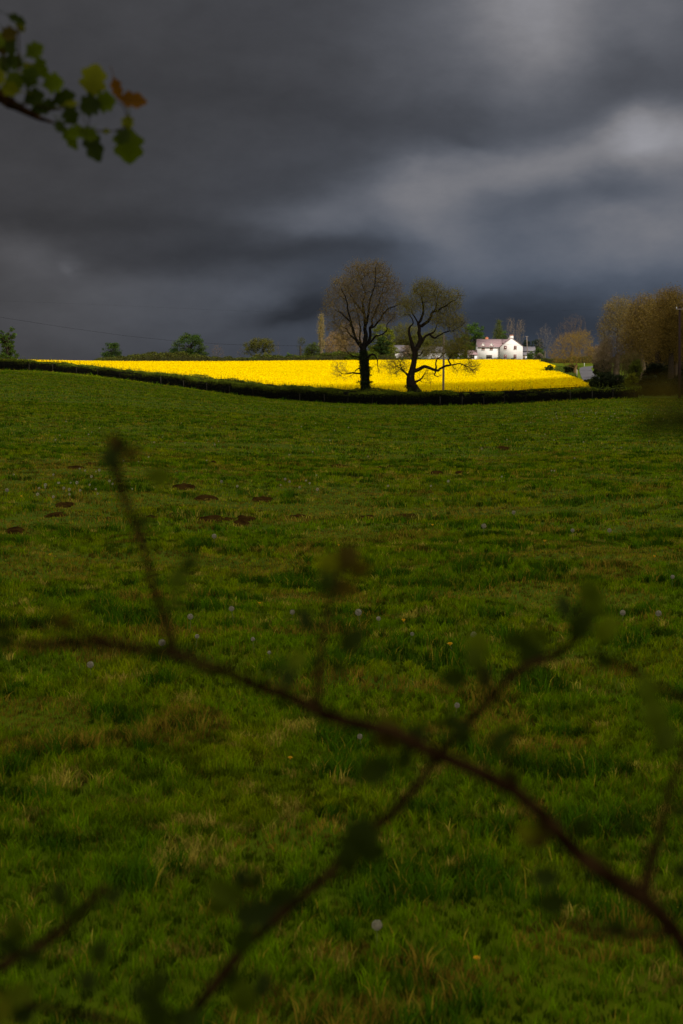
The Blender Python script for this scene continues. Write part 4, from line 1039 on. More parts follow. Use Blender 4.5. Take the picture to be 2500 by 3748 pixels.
for a in (345, 504):                                                                         # half dormers
    xa, _ = cxy(a - 46, 0); xb, _ = cxy(a + 46, 0); xc = (xa + xb) / 2; _, zt = cxy(0, 290); _, zs = cxy(0, 345); wa = .60
    g = Geo(); g.prism([(xc - wa, ze - .75), (xc + wa, ze - .75), (xc + wa, zs), (xc, zt), (xc - wa, zs)], YH + .84, YH + 2.6)
    dm = g.build('dormer', [M['render']], house, ho)
    g = Geo()
    for s in (-1, 1):
        V = [(xc + s * .86, YH + .72, zs - .16), (xc, YH + .72, zt + .04), (xc, YH + 2.9, zt + .04), (xc + s * .86, YH + 2.9, zs - .16)]; V += [(x, y, z + .09) for x, y, z in V]
        g.add(V, np.array([(0, 1, 2, 3), (7, 6, 5, 4), (0, 4, 5, 1), (1, 5, 6, 2), (2, 6, 7, 3), (3, 7, 4, 0)]))
    g.build('dormer_roof', [M['rooft']], dm, ho)
    g = Geo()
    for s in (-1, 1): g.add([(xc + s * .88, YH + .70, zs - .20), (xc, YH + .70, zt + .02), (xc, YH + .70, zt + .15), (xc + s * .88, YH + .70, zs - .06)], np.array([(0, 1, 2, 3)]))
    g.build('bargeboard', [M['render']], dm, ho)
window(house, ho, 320, 375, 342, 418, YH + .82); window(house, ho, 477, 531, 342, 418, YH + .82)
window(house, ho, 733, 789, 342, 412, YH - .015); window(house, ho, 923, 978, 342, 408, YH - .015)
window(house, ho, 735, 789, 512, 588, YH - .015); window(house, ho, 920, 975, 510, 586, YH - .015)
window(house, ho, 405, 517, 520, 590, YH + .88, False, 3, 'garden_door')
g = Geo(); x, z = cxy(660, 355); g.tube([(x - .05, YH + .84, zg + .1), (x - .05, YH + .84, z - .2)], .045, 8); g.box(xl - .1, xm - .2, YH + .50, YH + .61, ze - .2, ze - .09); g.build('gutter', [M['metal']], house, ho)
g = Geo(); x, z = cxy(914, 40); _, z2 = cxy(0, 160); g.tube([(x, YH + .9, z2), (x, YH + .9, z)], .022, 6)
for k in range(5): g.tube([(x - .28, YH + .9 - .25 + k * .12, z - .05), (x + .28, YH + .9 - .25 + k * .12, z - .05)], .012, 5)
g.tube([(x, YH + .5, z - .05), (x, YH + 1.4, z - .05)], .014, 5); g.build('aerial', [M['metal']], house, ho)

# lean-tos at both ends of the house
def small_building(name, x0, x1, zeave, zridge, Y, dep, wallm, roofm, label, openings=(), cat='building'):
    zb = float(ground((x0 + x1) / 2, Y, False)) - .3
    r = empty(name, ((x0 + x1) / 2, Y, zb), label, cat); o = np.array(r.location)
    g = Geo(); g.box(x0, x1, Y, Y + dep, zb, zeave)
    g.add([(x0 + .01, Y, zeave), (x0 + .01, Y + dep, zeave), (x0 + .01, Y + dep / 2, zridge - .1), (x1 - .01, Y, zeave), (x1 - .01, Y + dep, zeave), (x1 - .01, Y + dep / 2, zridge - .1)], np.array([(0, 2, 1), (3, 4, 5)]))
    g.build('wall', [wallm], r, o)
    g = Geo(); roof_slab(g, x0 - .2, x1 + .2, Y - .25, zeave - .06, Y + dep / 2, zridge); roof_slab(g, x0 - .2, x1 + .2, Y + dep + .25, zeave - .06, Y + dep / 2 + .002, zridge)
    g.build('roof', [roofm], r, o)
    for nm, a, b, c, d, m in openings:
        g = Geo(); t = .06
        g.box(a, b, Y - .05, Y + .02, c, c + t); g.box(a, b, Y - .05, Y + .02, d - t, d); g.box(a, a + t, Y - .05, Y + .02, c + t, d - t); g.box(b - t, b, Y - .05, Y + .02, c + t, d - t); g.box((a + b) / 2 - .03, (a + b) / 2 + .03, Y - .045, Y + .02, c + t, d - t)
        w = g.build(nm, [M['polewood']], r, o); g = Geo(); g.box(a + t, b - t, Y - .02, Y + .015, c + t, d - t); g.build('pane' if nm == 'window' else 'panel', [m], w, o)
    return r


x0, zt = cxy(62, 425); x1, zee = cxy(229, 507)
def cz(cy): return cxy(0, cy)[1]
small_building('outbuilding', x0, x1, zee, zt, YH + .4, 4.5, M['render'], M['rooft'], 'low white outbuilding with a pinkish roof joined to the left end of the house',
               [('window', cxy(95, 0)[0], cxy(180, 0)[0], cz(588), cz(518), M['dark']), ('door', cxy(20 + 48, 0)[0], cxy(90, 0)[0], cz(596), cz(525), M['dark'])])
x0, zt = cxy(1099, 458); x1, zee = cxy(1178, 512)
small_building('garden_shed', x0, x1, zee, zt, YH + .6, 3.0, M['render'], M['slate'], 'small white shed with a grey roof against the right end of the house',
               [('door', cxy(1104, 0)[0], cxy(1152, 0)[0], cz(604), cz(532), M['polewood'])])
# cottage and barn behind the crooked tree
def at(px, py, Y): p = P(px, py, Y); return p[0], p[2]
Yc = 476.0
x0, zt = at(1416, 1263, Yc); x1, zee = at(1482, 1287, Yc)
small_building('cottage', x0, x1, zee, zt, Yc, 5.5, M['render'], M['slate'], 'white cottage with a grey slate roof seen between the two bare trees',
               [('window', at(1430, 0, Yc)[0], at(1450, 0, Yc)[0], at(0, 1303, Yc)[1], at(0, 1289, Yc)[1], M['dark'])])
x0, zt = at(1532, 1268, Yc + 4); x1, zee = at(1622, 1288, Yc + 4)
small_building('barn', x0, x1, zee, zt, Yc + 4, 6.5, M['render'], M['slate'], 'long low barn with a grey roof behind the crooked bare tree',
               [('window', at(1560, 0, Yc)[0], at(1575, 0, Yc)[0], at(0, 1304, Yc)[1], at(0, 1292, Yc)[1], M['dark'])])
x0, zt = at(1628, 1278, Yc + 2); x1, zee = at(1700, 1289, Yc + 2)
small_building('outbuilding', x0, x1, zee, zt, Yc + 2, 4.5, M['render'], M['slate'], 'white low outbuilding with a wide window just right of the pale pole',
               [('window', at(1652, 0, Yc)[0], at(1668, 0, Yc)[0], at(0, 1309, Yc)[1], at(0, 1292, Yc)[1], M['glass']), ('window', at(1680, 0, Yc)[0], at(1690, 0, Yc)[0], at(0, 1306, Yc)[1], at(0, 1294, Yc)[1], M['dark'])])
x0, zt = at(1911, 1268, 520); x1, zee = at(1960, 1284, 520)
small_building('outbuilding', x0, x1, zee, zt, 520., 5, M['slate'], M['slate'], 'dark slate-roofed building half hidden by bushes right of the house')
leaf_tree('blossom_bush', 1452, 1512, 1262, 474, 'pale pink blossoming shrub in front of the cottage', 'bush', col=(.30, .21, .13), nclump=80, per=45, seed=91, size=.18, clump=.12, col2=(.14, .11, .06))
leaf_tree('green_bush', 1372, 1425, 1270, 472, 'bright green bushes left of the cottage wall', 'bush', col=(.085, .13, .01), nclump=110, per=60, seed=92, size=.22, clump=.12)
auto_tree('tangled_bush', 1528, 1625, 1268, 472, 'grey-brown bare thicket in front of the barn', n=600, seed=93, trunk=.1, low=.03, tlen=.8, twigr=.013, multi=3, cat='bush', twigc=(.13, .11, .07), bark=(.06, .05, .04), leafy=((.09, .085, .03), .3, .18), leafn=3000)
g = Geo(); cc = [at(1570, 1316, 470), at(1592, 1311, 470), at(1604, 1318, 470)]
leaf_tree('orange_bush', 1572, 1612, 1309, 466, 'small orange-brown heap of leaves at the far edge of the crop under the bare tree', 'bush', col=(.35, .17, .02), nclump=40, per=40, seed=94, size=.18, clump=.14)

# ------------------------------------------------------------------ poles and wires
def pole(xb, xt, yt, Y, r, label, arm=False, col=(.26, .19, .14), name='utility_pole', dark=False):
    X, _ = gx(xb, Y); z = float(ground(X, Y, False)); T = P(xt, yt, Y)
    e = empty(name, (X, Y, z), label, 'utility pole'); o = np.array(e.location)
    g = Geo(); g.tube([(X, Y, z - .5), (X * .5 + T[0] * .5, Y, z * .5 + T[2] * .5), (T[0], Y, T[2])], [r, r * .88, r * .72], 12, 0, col); g.build('shaft', [M['polewood'] if not dark else M['darkpole']], e, o, True)
    if arm:
        g = Geo(); g.box(T[0] - .35, T[0] + .35, Y - .16, Y - .10, T[2] - .32, T[2] - .22); g.build('crossarm', [M['polewood']], e, o)
        for s in (-.3, .3):
            g = Geo(); g.tube([(T[0] + s, Y - .13, T[2] - .215), (T[0] + s, Y - .13, T[2] - .15), (T[0] + s, Y - .13, T[2] - .12), (T[0] + s, Y - .13, T[2] - .06)], [.02, .05, .03, .045], 8, 0, (.6, .6, .6)); g.build('insulator', [M['plain']], e, o)
    return T


pA = pole(1621, 1625, 1227, 142.0, .115, 'pale weathered pole standing clear in front of the yellow crop')
pB = pole(2484, 2488, 1121, 126.0, .14, 'dark pole at the right edge in front of the wood', True, dark=True)
pC = pole(1928, 1928, 1230, 500.0, .16, 'short distant pole right of the white house', True)


def wire(pts, r, label, n=None):
    """sagging wire through world points"""
    pts = np.asarray(pts, float); out = []
    for a, b, s in [(pts[i], pts[i + 1], 0) for i in range(len(pts) - 1)]:
        t = np.linspace(0, 1, 24, endpoint=False)[:, None]; out.append(a + (b - a) * t)
    W = np.concatenate(out + [pts[-1:]])
    k = np.ones(9) / 9; Wp = np.pad(W, ((4, 4), (0, 0)), mode='edge')
    S = np.stack([np.convolve(Wp[:, j], k, 'valid') for j in range(3)], 1); S[0] = W[0]; S[-1] = W[-1]
    g = Geo(); g.tube(S, r, 5, 0, (.02, .02, .022)); return tag(g.build('overhead_wire', [M['wood']]), label, 'wire')


pD = P(-430, 1085, 150.0)
gD = float(ground(pD[0], 150.0, False)); e = empty('utility_pole', (pD[0], 150., gD), 'pole beyond the left edge carrying the sagging wire', 'utility pole')
g = Geo(); g.tube([(pD[0], 150, gD - .5), (pD[0], 150, gD + 4), (pD[0], 150, pD[2] + .1)], [.13, .12, .1], 12, 0, (.2, .15, .1)); g.build('shaft', [M['polewood']], e, np.array(e.location), True)
wire([pD, P(-150, 1134, 148), P(0, 1161, 147), P(250, 1200, 146), P(450, 1228, 146), P(630, 1247, 145), P(800, 1259, 145), P(930, 1264, 144), P(1100, 1266, 144), P(1300, 1264, 143), P(1480, 1253, 142.5), pA + np.array([0, 0, -.25])], .011, 'dark wire sagging across the sky from the left edge to the pale pole')
wire([pA + np.array([0, 0, -.15]), P(1825, 1257, 200), P(1953, 1270, 250), P(2033, 1276, 290), P(2220, 1284, 330), P(2330, 1275, 350)], .010, 'thin wire running from the pale pole past the white gable')
wire([pB + np.array([-.3, -.13, -.06]), P(2190, 1131, 130), P(1750, 1149, 134), P(1400, 1151, 138), P(1180, 1149, 141), P(800, 1135, 144), P(300, 1112, 147), pD], .0032, 'very thin pale wire crossing the crowns of the two bare trees')

# ------------------------------------------------------------------ pasture grass
# worn earth: low mounds and scrapes of bare soil in the middle of the field (frame x, y, width px)
EARTH = [(778, 1903, 100, 'dark trampled soil patch, widest in the middle of the pasture'), (900, 1900, 55, None), (1500, 1882, 90, 'reddish brown bare soil heap right of the middle of the pasture'), (1092, 1893, 80, None), (640, 1888, 50, None), (200, 1896, 60, 'flat brown soil scrape left of the tall twig'),
         (390, 1906, 22, None), (45, 1952, 50, 'dark soil hollow by the left edge of the pasture'), (760, 1830, 70, None), (955, 1833, 60, None), (985, 1710, 24, None), (1027, 1697, 32, None), (780, 1695, 24, None), (325, 1703, 36, None), (270, 1725, 48, None), (1600, 1746, 40, None), (1690, 1745, 36, None), (1840, 1642, 40, None), (1430, 1718, 30, None),
         (880, 1915, 50, None), (550, 1893, 50, None), (230, 1850, 50, None), (1395, 1728, 40, None), (670, 1795, 60, None), (1250, 1700, 60, None), (1350, 1890, 60, None)]
SOIL = ['', 'narrow dark soil strip joined to the right end of the widest trampled patch', '', 'low brown soil streak between the widest dark patch and the reddish heap', 'brown soil scrap just left of the widest dark trampled patch', '', 'tiny crumb of soil beside the flat scrape left of the tall twig', '', 'thin broken soil streak above the widest dark patch', 'short brown scrape above the right end of the widest dark patch', 'small dark molehill farthest back in the middle of the pasture', 'small dark molehill just right of the farthest one', 'small dark molehill straight above the widest dark patch', "small dark mound left of the tall twig's leafy tip", 'low dark mound at the lower left of the leafy twig tip', 'small dark tuft-like mound nearest the middle among the right-hand mounds', 'small dark mound just right of the middle one, on the right side', 'faint reddish scrape far back on the right', 'small dark mound in the middle beside the tiny molehill group', 'lower crumbled edge of the widest dark patch, just below it', 'brown scrape halfway between the tall twig and the widest patch', 'narrow soil scrape above the flat one on the left', 'faint long mound in the middle, a little above the tiny molehill', 'straw-edged soil scrape right of the tall twig, above the others there', 'faint brown soil streak in the exact middle, farther back', 'rough soil patch just left of the reddish heap']
MOUNDS = []
for px, py, w, lb in EARTH:
    # distance where the ray through that spot meets the ground
    Ys = np.linspace(4, 120, 4000); Xs = (px - 1250) / F * Ys; _, pp = proj(Xs, Ys, ground(Xs, Ys, False)); Y = float(Ys[np.argmin(abs(pp - py))])
    MOUNDS.append(((px - 1250) / F * Y, Y, w / 2 / F * Y * 1.5, w / 2 / F * Y * 2.6, lb))

def build_grass():
    rng = np.random.default_rng(99)
    zones = [(3.2, 9, 9000, .62), (9, 18, 4000, .85), (18, 36, 1200, 1.35), (36, 70, 280, 2.3), (70, 168, 56, 3.8)]
    Vs = []; Fq = []; Ft = []; Cs = []; off = 0
    for y0, y1, dens, ws in zones:
        half = lambda y: .262 * y + .4
        n = int(dens * (y1 - y0) * (half(y0) + half(y1)))
        y = y0 + (y1 - y0) * (np.sqrt(rng.random(n) * (y1 ** 2 - y0 ** 2) + y0 ** 2) - y0) / (y1 - y0)
        x = rng.uniform(-1, 1, n) * half(y)
        # tufts: pull blades towards tuft centres
        cell = .11 * ws ** .8; j = cell * .8
        wx_ = x + (fbm(x / 1.3, y / 1.3, 91) - .5) * .8; wy_ = y + (fbm(x / 1.3, y / 1.3, 92) - .5) * .8
        ax_ = wx_ * .79 - wy_ * .61; ay_ = wx_ * .61 + wy_ * .79
        cx = np.floor(ax_ / cell); cy = np.floor(ay_ / cell)
        dx_ = (cx + hashn(cx, cy, 3)) * cell - ax_; dy_ = (cy + hashn(cx, cy, 4)) * cell - ay_
        tx = x + dx_ * .79 + dy_ * .61; ty = y - dx_ * .61 + dy_ * .79
        pull = rng.uniform(0, .65, n); x = x * (1 - pull) + tx * pull; y = y * (1 - pull) + ty * pull
        tk = hashn(cx, cy, 5)                                     # per tuft
        big = fbm(x / 2.6, y / 2.6, 51); mid = fbm(x / .8, y / .8, 52); straw = fbm(x / .24 + 40, y / .24, 53, 3); dk = fbm(x / .42 + 9, y / .42, 54, 3)
        bare = fbm(x / 1.8 + 3, y / 1.2, 57)
        band = np.exp(-((y - 24) / 9.) ** 2)                      # worn strip in the middle of the field
        h = (.020 + .030 * mid + .023 * tk * (tk > .6)) * rng.uniform(.6, 1.3, n) * (1 + .25 * (big - .5))
        lush = dk > .64
        h = np.where(lush, h * 1.9, h); st = (straw > .70 + .04 * rng.normal(size=n)) & ~lush
        worn = bare + .16 * band > .70
        md = np.full(n, 9.)
        for mx, my, mrx, mry, _ in MOUNDS:
            md = np.minimum(md, np.hypot((x - mx) / mrx, (y - my) / mry) + (fbm(x / .12, y / .12, 66) - .5) * .5)
        soil = md < .95; rim = (md < 1.7) & ~soil
        keep = ~(soil & (rng.random(n) < .72)) & (y < tab(1250 + F * x / y, HX, HY) - .7) & ~(worn & (rng.random(n) < .35)); h = np.where(worn | soil, h * .6, h); st = st | (rim & (rng.random(n) < .45))
        far = np.clip((y - 45) / 60, 0, 1); h = h * (1 + .3 * far)
        x, y, h, tk, big, mid, lush, st, far, worn = (a[keep] for a in (x, y, h, tk, big, mid, lush, st, far, worn)); n = len(x)
        h = np.where(tab(1250 + F * x / y, HX, HY) - y < 2.2, h * rng.uniform(1.2, 3.0, n), h)
        z = ground(x, y)
        th = rng.random(n) * 2 * math.pi; lean = rng.uniform(.15, 1.0, n) * h
        bx = np.cos(th) * lean; by = np.sin(th) * lean
        w = (.0028 + .0016 * rng.random(n)) * ws; ph = rng.random(n) * math.pi
        wx = np.cos(ph) * w; wy = np.sin(ph) * w * .5
        p0 = np.stack([x - wx, y - wy, z - .01], 1); p1 = np.stack([x + wx, y + wy, z - .01], 1)
        m0 = np.stack([x - wx * .8 + bx * .35, y - wy * .8 + by * .35, z + h * .6], 1); m1 = np.stack([x + wx * .8 + bx * .35, y + wy * .8 + by * .35, z + h * .6], 1)
        tip = np.stack([x + bx, y + by, z + h * .97], 1)
        V = np.stack([p0, p1, m1, m0, tip], 1).reshape(-1, 3)
        b = np.arange(n)[:, None] * 5 + off
        Fq.append(b + np.array([[0, 1, 2, 3]])); Ft.append(b + np.array([[3, 2, 4]])); Vs.append(V); off += 5 * n
        g1 = np.array([.092, .155, .0]); g2 = np.array([.185, .195, .0]); g3 = np.array([.042, .092, .001])
        f = np.clip((big - .35) * 1.3 + (fbm(x / .5, y / .5, 58) - .45) * 1.3, 0, 1)[:, None]
        c = g1 * (1 - f) + g2 * f
        c = np.where(lush[:, None], g3, c)
        c = np.where((st & (rng.random(n) < .75))[:, None], np.array([.30, .23, .03]) * (1 - .35 * far[:, None]), c)
        brn = fbm(x / .9 + 7, y / .7, 59, 3) > .69; wd = (worn | brn) & (rng.random(n) < .55); c[wd] = np.array([.20, .13, .012])
        dry = rng.random(n) < .07; c[dry] = np.array([.22, .16, .012])
        c = c * rng.uniform(.5, 1.5, (n, 1)) * (.36 + 1.12 * tk[:, None]) * (1 + .12 * far[:, None])
        cc = np.repeat(c, 5, 0).reshape(-1, 5, 3)
        Cs.append(cc.reshape(-1, 3))
    V = np.concatenate(Vs); print('grass verts', len(V))
    o = mesh_obj('grass', V, [np.concatenate(Fq), np.concatenate(Ft)], M['blade'], col=np.concatenate(Cs))
    tag(o, 'tufted green pasture grass mixed with straw-coloured blades covering the shaded field', 'grass', kind='stuff')


build_grass()

for i, (X, Y, rx, ry, lb) in enumerate(MOUNDS):
    nr, na = 9, 26; rng = np.random.default_rng(i)
    V = []
    for a in range(nr):
        for b in range(na):
            t = 2 * math.pi * b / na; rr = a / (nr - 1) * (1 + .3 * (float(vnoise(math.cos(t) * 1.7 + i * 3, math.sin(t) * 1.7, 8)) - .5) * 2)
            x = X + rx * rr * math.cos(t); y = Y + ry * rr * math.sin(t)
            hh = .038 * (1 - (a / (nr - 1)) ** 2) * (.35 + 1.3 * float(vnoise(x / .09, y / .09, 4))) - (.03 if a == nr - 1 else 0)
            V.append((x, y, float(ground(x, y)) + hh + .004))
    idx = np.arange(nr * na).reshape(nr, na)
    q = np.stack([idx[:-1], idx[1:], np.roll(idx[1:], -1, 1), np.roll(idx[:-1], -1, 1)], -1).reshape(-1, 4)
    lb = lb or SOIL[i]
    tag(mesh_obj('soil_mound', V, [q], M['earth'], smooth_shade=True), lb or 'small crumbled patch of brown soil in the worn strip across the pasture', 'soil patch', 'bare soil patches across the pasture')

# ------------------------------------------------------------------ dandelions
def surface_Y(px, py, h=0.0):
    Ys = np.concatenate([np.linspace(3.4, 40, 3000), np.linspace(40, 128, 3000)]); Xs = (px - 1250) / F * Ys
    _, pp = proj(Xs, Ys, ground(Xs, Ys) + h); Y = float(Ys[np.argmin(abs(pp - py))]); return (px - 1250) / F * Y, Y


def sphere_cards(r, n, seed, size):
    g = Geo(); rng = np.random.default_rng(seed); d = rng.normal(size=(n, 3)); d /= np.linalg.norm(d, axis=1)[:, None]
    return d * r


def make_clock(h, r, seed, lean=0.02):
    """returns (stalk mesh object, seed head mesh object) builders with the base at the origin"""
    e = bpy.data.objects.new('dandelion_clock', None); COL.objects.link(e)
    g = Geo(); g.tube([(0, 0, -.02), (lean * .4, 0, h * .5), (lean, 0, h)], [.0028, .0024, .0022], 7); g.build('stalk', [M['stalk']], e)
    rng = np.random.default_rng(seed); g = Geo(); c = np.array([lean, 0, h + r * .8]); n = 170
    d = rng.normal(size=(n, 3)); d /= np.linalg.norm(d, axis=1)[:, None]
    A = c + d * r * .15; B = c + d * r
    g.segs(A, B, np.full(n, .0005), np.full(n, .0004), 3)
    for k in range(6):                                             # parachute hairs as a small star on every seed
        t = np.cross(d, rng.normal(size=(n, 3))); t /= np.linalg.norm(t, axis=1)[:, None]
        g.segs(B, B + (t * .8 + d * .35) * r * .34, np.full(n, .0007), np.full(n, .0004), 3)
    g.tube([c - (0, 0, r * .16), c - (0, 0, r * .05), c + (0, 0, r * .08), c + (0, 0, r * .16)], [.001, r * .13, r * .13, .001], 8)
    g.build('seed_head', [M['clock']], e)
    return e


def make_flower(h, r, seed, lean=0.03):
    e = bpy.data.objects.new('dandelion_flower', None); COL.objects.link(e)
    g = Geo(); g.tube([(0, 0, -.02), (lean * .4, 0, h * .5), (lean, 0, h)], [.003, .0025, .0024], 7); g.build('stalk', [M['stalk']], e)
    g = Geo(); c = np.array([lean, 0, h])
    g.tube([c - (0, 0, .012), c - (0, 0, .004), c + (0, 0, .003)], [.003, r * .45, r * .5], 10); rng = np.random.default_rng(seed)
    for ring, (k, el) in enumerate(((26, .15), (22, .45), (18, .8), (10, 1.2))):
        th = np.arange(k) * 2 * math.pi / k + ring * .2 + rng.normal(size=k) * .05; d = np.stack([np.cos(th) * math.cos(el), np.sin(th) * math.cos(el), np.full(k, math.sin(el))], 1)
        t = np.stack([-np.sin(th), np.cos(th), 0 * th], 1); L = r * (1 - .15 * ring); w = r * .11
        V = np.stack([c + t * w * .4, c + d * L * .6 + t * w, c + d * L + t * w * .7, c + d * L - t * w * .7, c + d * L * .6 - t * w, c - t * w * .4], 1)
        g.add(V.reshape(-1, 3), np.arange(k * 6).reshape(k, 6))
    g.build('flower_head', [M['petal']], e)
    return e


def copy_thing(src):
    c = src.copy(); COL.objects.link(c)
    for ch in src.children:
        d = ch.copy(); COL.objects.link(d); d.parent = c
    return c


CLK = [make_clock(.15, .023, 1), make_clock(.10, .021, 2, -.01), make_clock(.12, .017, 3)]
FLW = [make_flower(.08, .020, 4), make_flower(.05, .017, 5, -.02)]
used = set()


def put(src, px, py, hh, label, cat, group, scale=1.0):
    X, Y = surface_Y(px, py, hh * scale)
    if src.name in used: o = copy_thing(src)
    else: o = src; used.add(src.name)
    o.location = (X, Y, float(ground(X, Y))); o.rotation_euler = (0, 0, random.Random(int(px + py)).uniform(0, 6.28)); o.scale = (scale,) * 3
    return tag(o, label, cat, group)


GC = 'white dandelion clocks in the grass'
near_clocks = [
 (1384, 3380, 0, .85, 'large round dandelion clock nearest the camera, alone in the lower grass'),
 (1322, 2241, 0, 1.25, 'fluffy white dandelion clock right of centre beside the blurred upright twig'), (1392, 2262, 2, 1.1, 'small white dandelion clock just right of the fluffiest one'),
 (588, 2350, 1, 1.25, 'white dandelion clock beside the fork of the tall twig'), (852, 2227, 2, 1.3, 'narrow white dandelion clock between the two upright twigs'), (1066, 2240, 1, 1.0, 'pale dandelion clock left of the blurred upright twig'),
 (690, 2258, 0, 1.05, 'dandelion clock with a long pale stalk right of the tall twig'), (708, 2330, 2, 1.0, 'small dandelion clock below the one with the long pale stalk'), (926, 2340, 2, .95, 'dim dandelion clock above the middle of the long branch'),
 (317, 2430, 1, 1.15, 'flat-topped dandelion clock below the left end of the branch'), (982, 2386, 2, .8, 'small whitish dandelion head above the long branch'), (1505, 2320, 2, .9, 'small dandelion clock on a straight pale stalk above the orange flower'),
 (1742, 2322, 1, 1.2, 'dandelion clock behind the blurred green leaf on the right'), (2293, 2242, 1, 1.15, 'dandelion clock high on the right above the dark leaves'), (2428, 2243, 1, 1.2, 'dandelion clock closest to the right edge'),
 (1775, 1925, 1, 1.5, 'round dandelion clock in the middle distance right of centre'), (1886, 1875, 1, 1.4, 'lone dandelion clock above the dark hollow on the right'), (2104, 1940, 2, 1.4, 'small dandelion clock at the right of the dark hollow'), (2240, 1940, 1, 1.3, 'pale dandelion clock in the right middle distance'),
 (2472, 2110, 2, 1.2, 'small dandelion clock at the right edge in the middle distance'), (782, 1961, 1, 1.4, 'white dandelion clock in the middle distance below the soil patch'),
 (808, 1762, 1, 1.3, 'bright dandelion clock above the soil patches'), (1043, 1753, 1, 1.2, 'paired dandelion clock, left one of the two left of centre'), (1060, 1763, 2, 1.3, 'paired dandelion clock, right one of the two left of centre'),
 (1672, 2580, 2, 1.0, 'dim dandelion clock under the blurred branch crossing'), (1328, 2695, 2, .9, 'wilting dandelion clock just below the long branch'), (18, 1793, 1, 1.4, 'dandelion clock at the left edge in the middle distance')]
for px, py, k, s, lb in near_clocks: put(CLK[k], px, py, (.17, .12, .135)[k], lb, 'dandelion', GC, s * .82)
GF = 'yellow dandelion flowers in the grass'
for px, py, k, s, lb in [(1665, 2357, 0, 1.1, 'largest orange-yellow dandelion flower on a leaning stalk'), (1490, 2268, 1, 1.1, 'orange-yellow dandelion flower right of the fluffy white clocks'), (1592, 1919, 1, 1.2, 'small yellow dandelion flower right of the reddish soil heap'),
                         (1994, 1977, 1, 1.2, 'small yellow dandelion flower in the dark hollow on the right'), (2411, 2034, 1, 1.1, 'yellow dandelion flower near the right edge'), (1242, 1994, 1, 1.1, 'yellow dandelion flower in the middle of the field'), (181, 2027, 1, 1.1, 'small yellow dandelion flower on the left'),
                         (944, 2205, 1, .9, 'faint yellow dandelion flower left of centre'), (1750, 3505, 1, .75, 'small yellow dandelion flower lowest in the field on the right'), (1064, 2767, 1, .8, 'yellow dandelion flower half hidden below the long branch'), (68, 1814, 1, 1.3, 'small yellow dandelion flower at the left in the middle distance')]:
    put(FLW[k], px, py, (.085, .055)[k], lb, 'dandelion', GF, s)
# distant clocks: specks; each is a thing, sharing one mesh
rng = np.random.default_rng(77)
g = Geo(); g.tube([(0, 0, -.02), (0, 0, .11)], .003, 5, 0, (.11, .13, .02)); d = rng.normal(size=(60, 3)); d /= np.linalg.norm(d, axis=1)[:, None]
g.cards(d * .02 + (0, 0, .13), .018, 1, aspect=1); spk = g.build('dandelion_clock', [M['stalk'], M['clock']]); first = True
spots = []
for _ in range(80): spots.append((rng.normal(2130, 230), rng.normal(1522, 12)))
for _ in range(35): spots.append((rng.uniform(100, 2400), rng.uniform(1530, 1620)))
for _ in range(32): spots.append((rng.uniform(10, 2480), rng.uniform(1620, 1800)))
for _ in range(20): spots.append((rng.normal(220, 110), rng.normal(1780, 25)))
for px, py in spots:
    if px < 5 or px > 2490 or py < 1498: continue
    o = spk if first else spk.copy()
    if not first: COL.objects.link(o)
    first = False
    X, Y = surface_Y(px, py, .13); o.location = (X, Y, float(ground(X, Y))); s = rng.uniform(.5, 1.0); o.scale = (s, s, s)
    tag(o, 'tiny pale dandelion speck in the grass far across the pasture', 'dandelion', 'distant dandelion specks')

# ------------------------------------------------------------------ blurred hawthorn in front of the camera
GREENS = dict(g=(.062, .082, .0), d=(.022, .032, .0), y=(.11, .11, .001), o=(.13, .052, .002), b=(.065, .045, .001), l=(.088, .108, .0))


def hawthorn_leaf(g, c, L, ang, col, tilt=(0, 0), W=None, seed=0):
    """lobed leaf, base at c, growing towards ang (degrees, 0 = right, 90 = up) in the plane facing the camera, then tilted"""
    rng = random.Random(seed)
    W = W or L * .8
    out = [(0, .0), (.14, .07), (.28, .24), (.40, .47), (.49, .46), (.56, .33), (.67, .45), (.77, .42), (.84, .26), (.93, .17), (1.0, 0)]
    a = math.radians(ang); u = np.array([math.cos(a), 0, math.sin(a)]); v = np.array([-math.sin(a), 0, math.cos(a)]); n = np.array([0, -1.0, 0])
    t1, t2 = tilt
    u = u * math.cos(t1) + n * math.sin(t1); v2 = v * math.cos(t2) + n * math.sin(t2)
    mid = [c + u * L * t + n * L * .10 * math.sin(t * 3) for t, _ in out]
    up = [m + v2 * W * w + n * W * .25 * w for m, (t, w) in zip(mid, out)]; lo = [m - v2 * W * w + n * W * .25 * w for m, (t, w) in zip(mid, out)]
    V = np.array(mid + up + lo); k = len(out)
    fs = np.array([(i, i + 1, k + i + 1, k + i) for i in range(k - 1)] + [(i + 1, i, 2 * k + i, 2 * k + i + 1) for i in range(k - 1)])
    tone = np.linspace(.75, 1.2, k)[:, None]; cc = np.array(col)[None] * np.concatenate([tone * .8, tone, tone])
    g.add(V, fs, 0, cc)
    st = c - u * L * .35
    g.tube([st, c - u * L * .1, c + u * L * .02], [.0006, .0005, .0005], 5, 0, np.array(col) * .9)


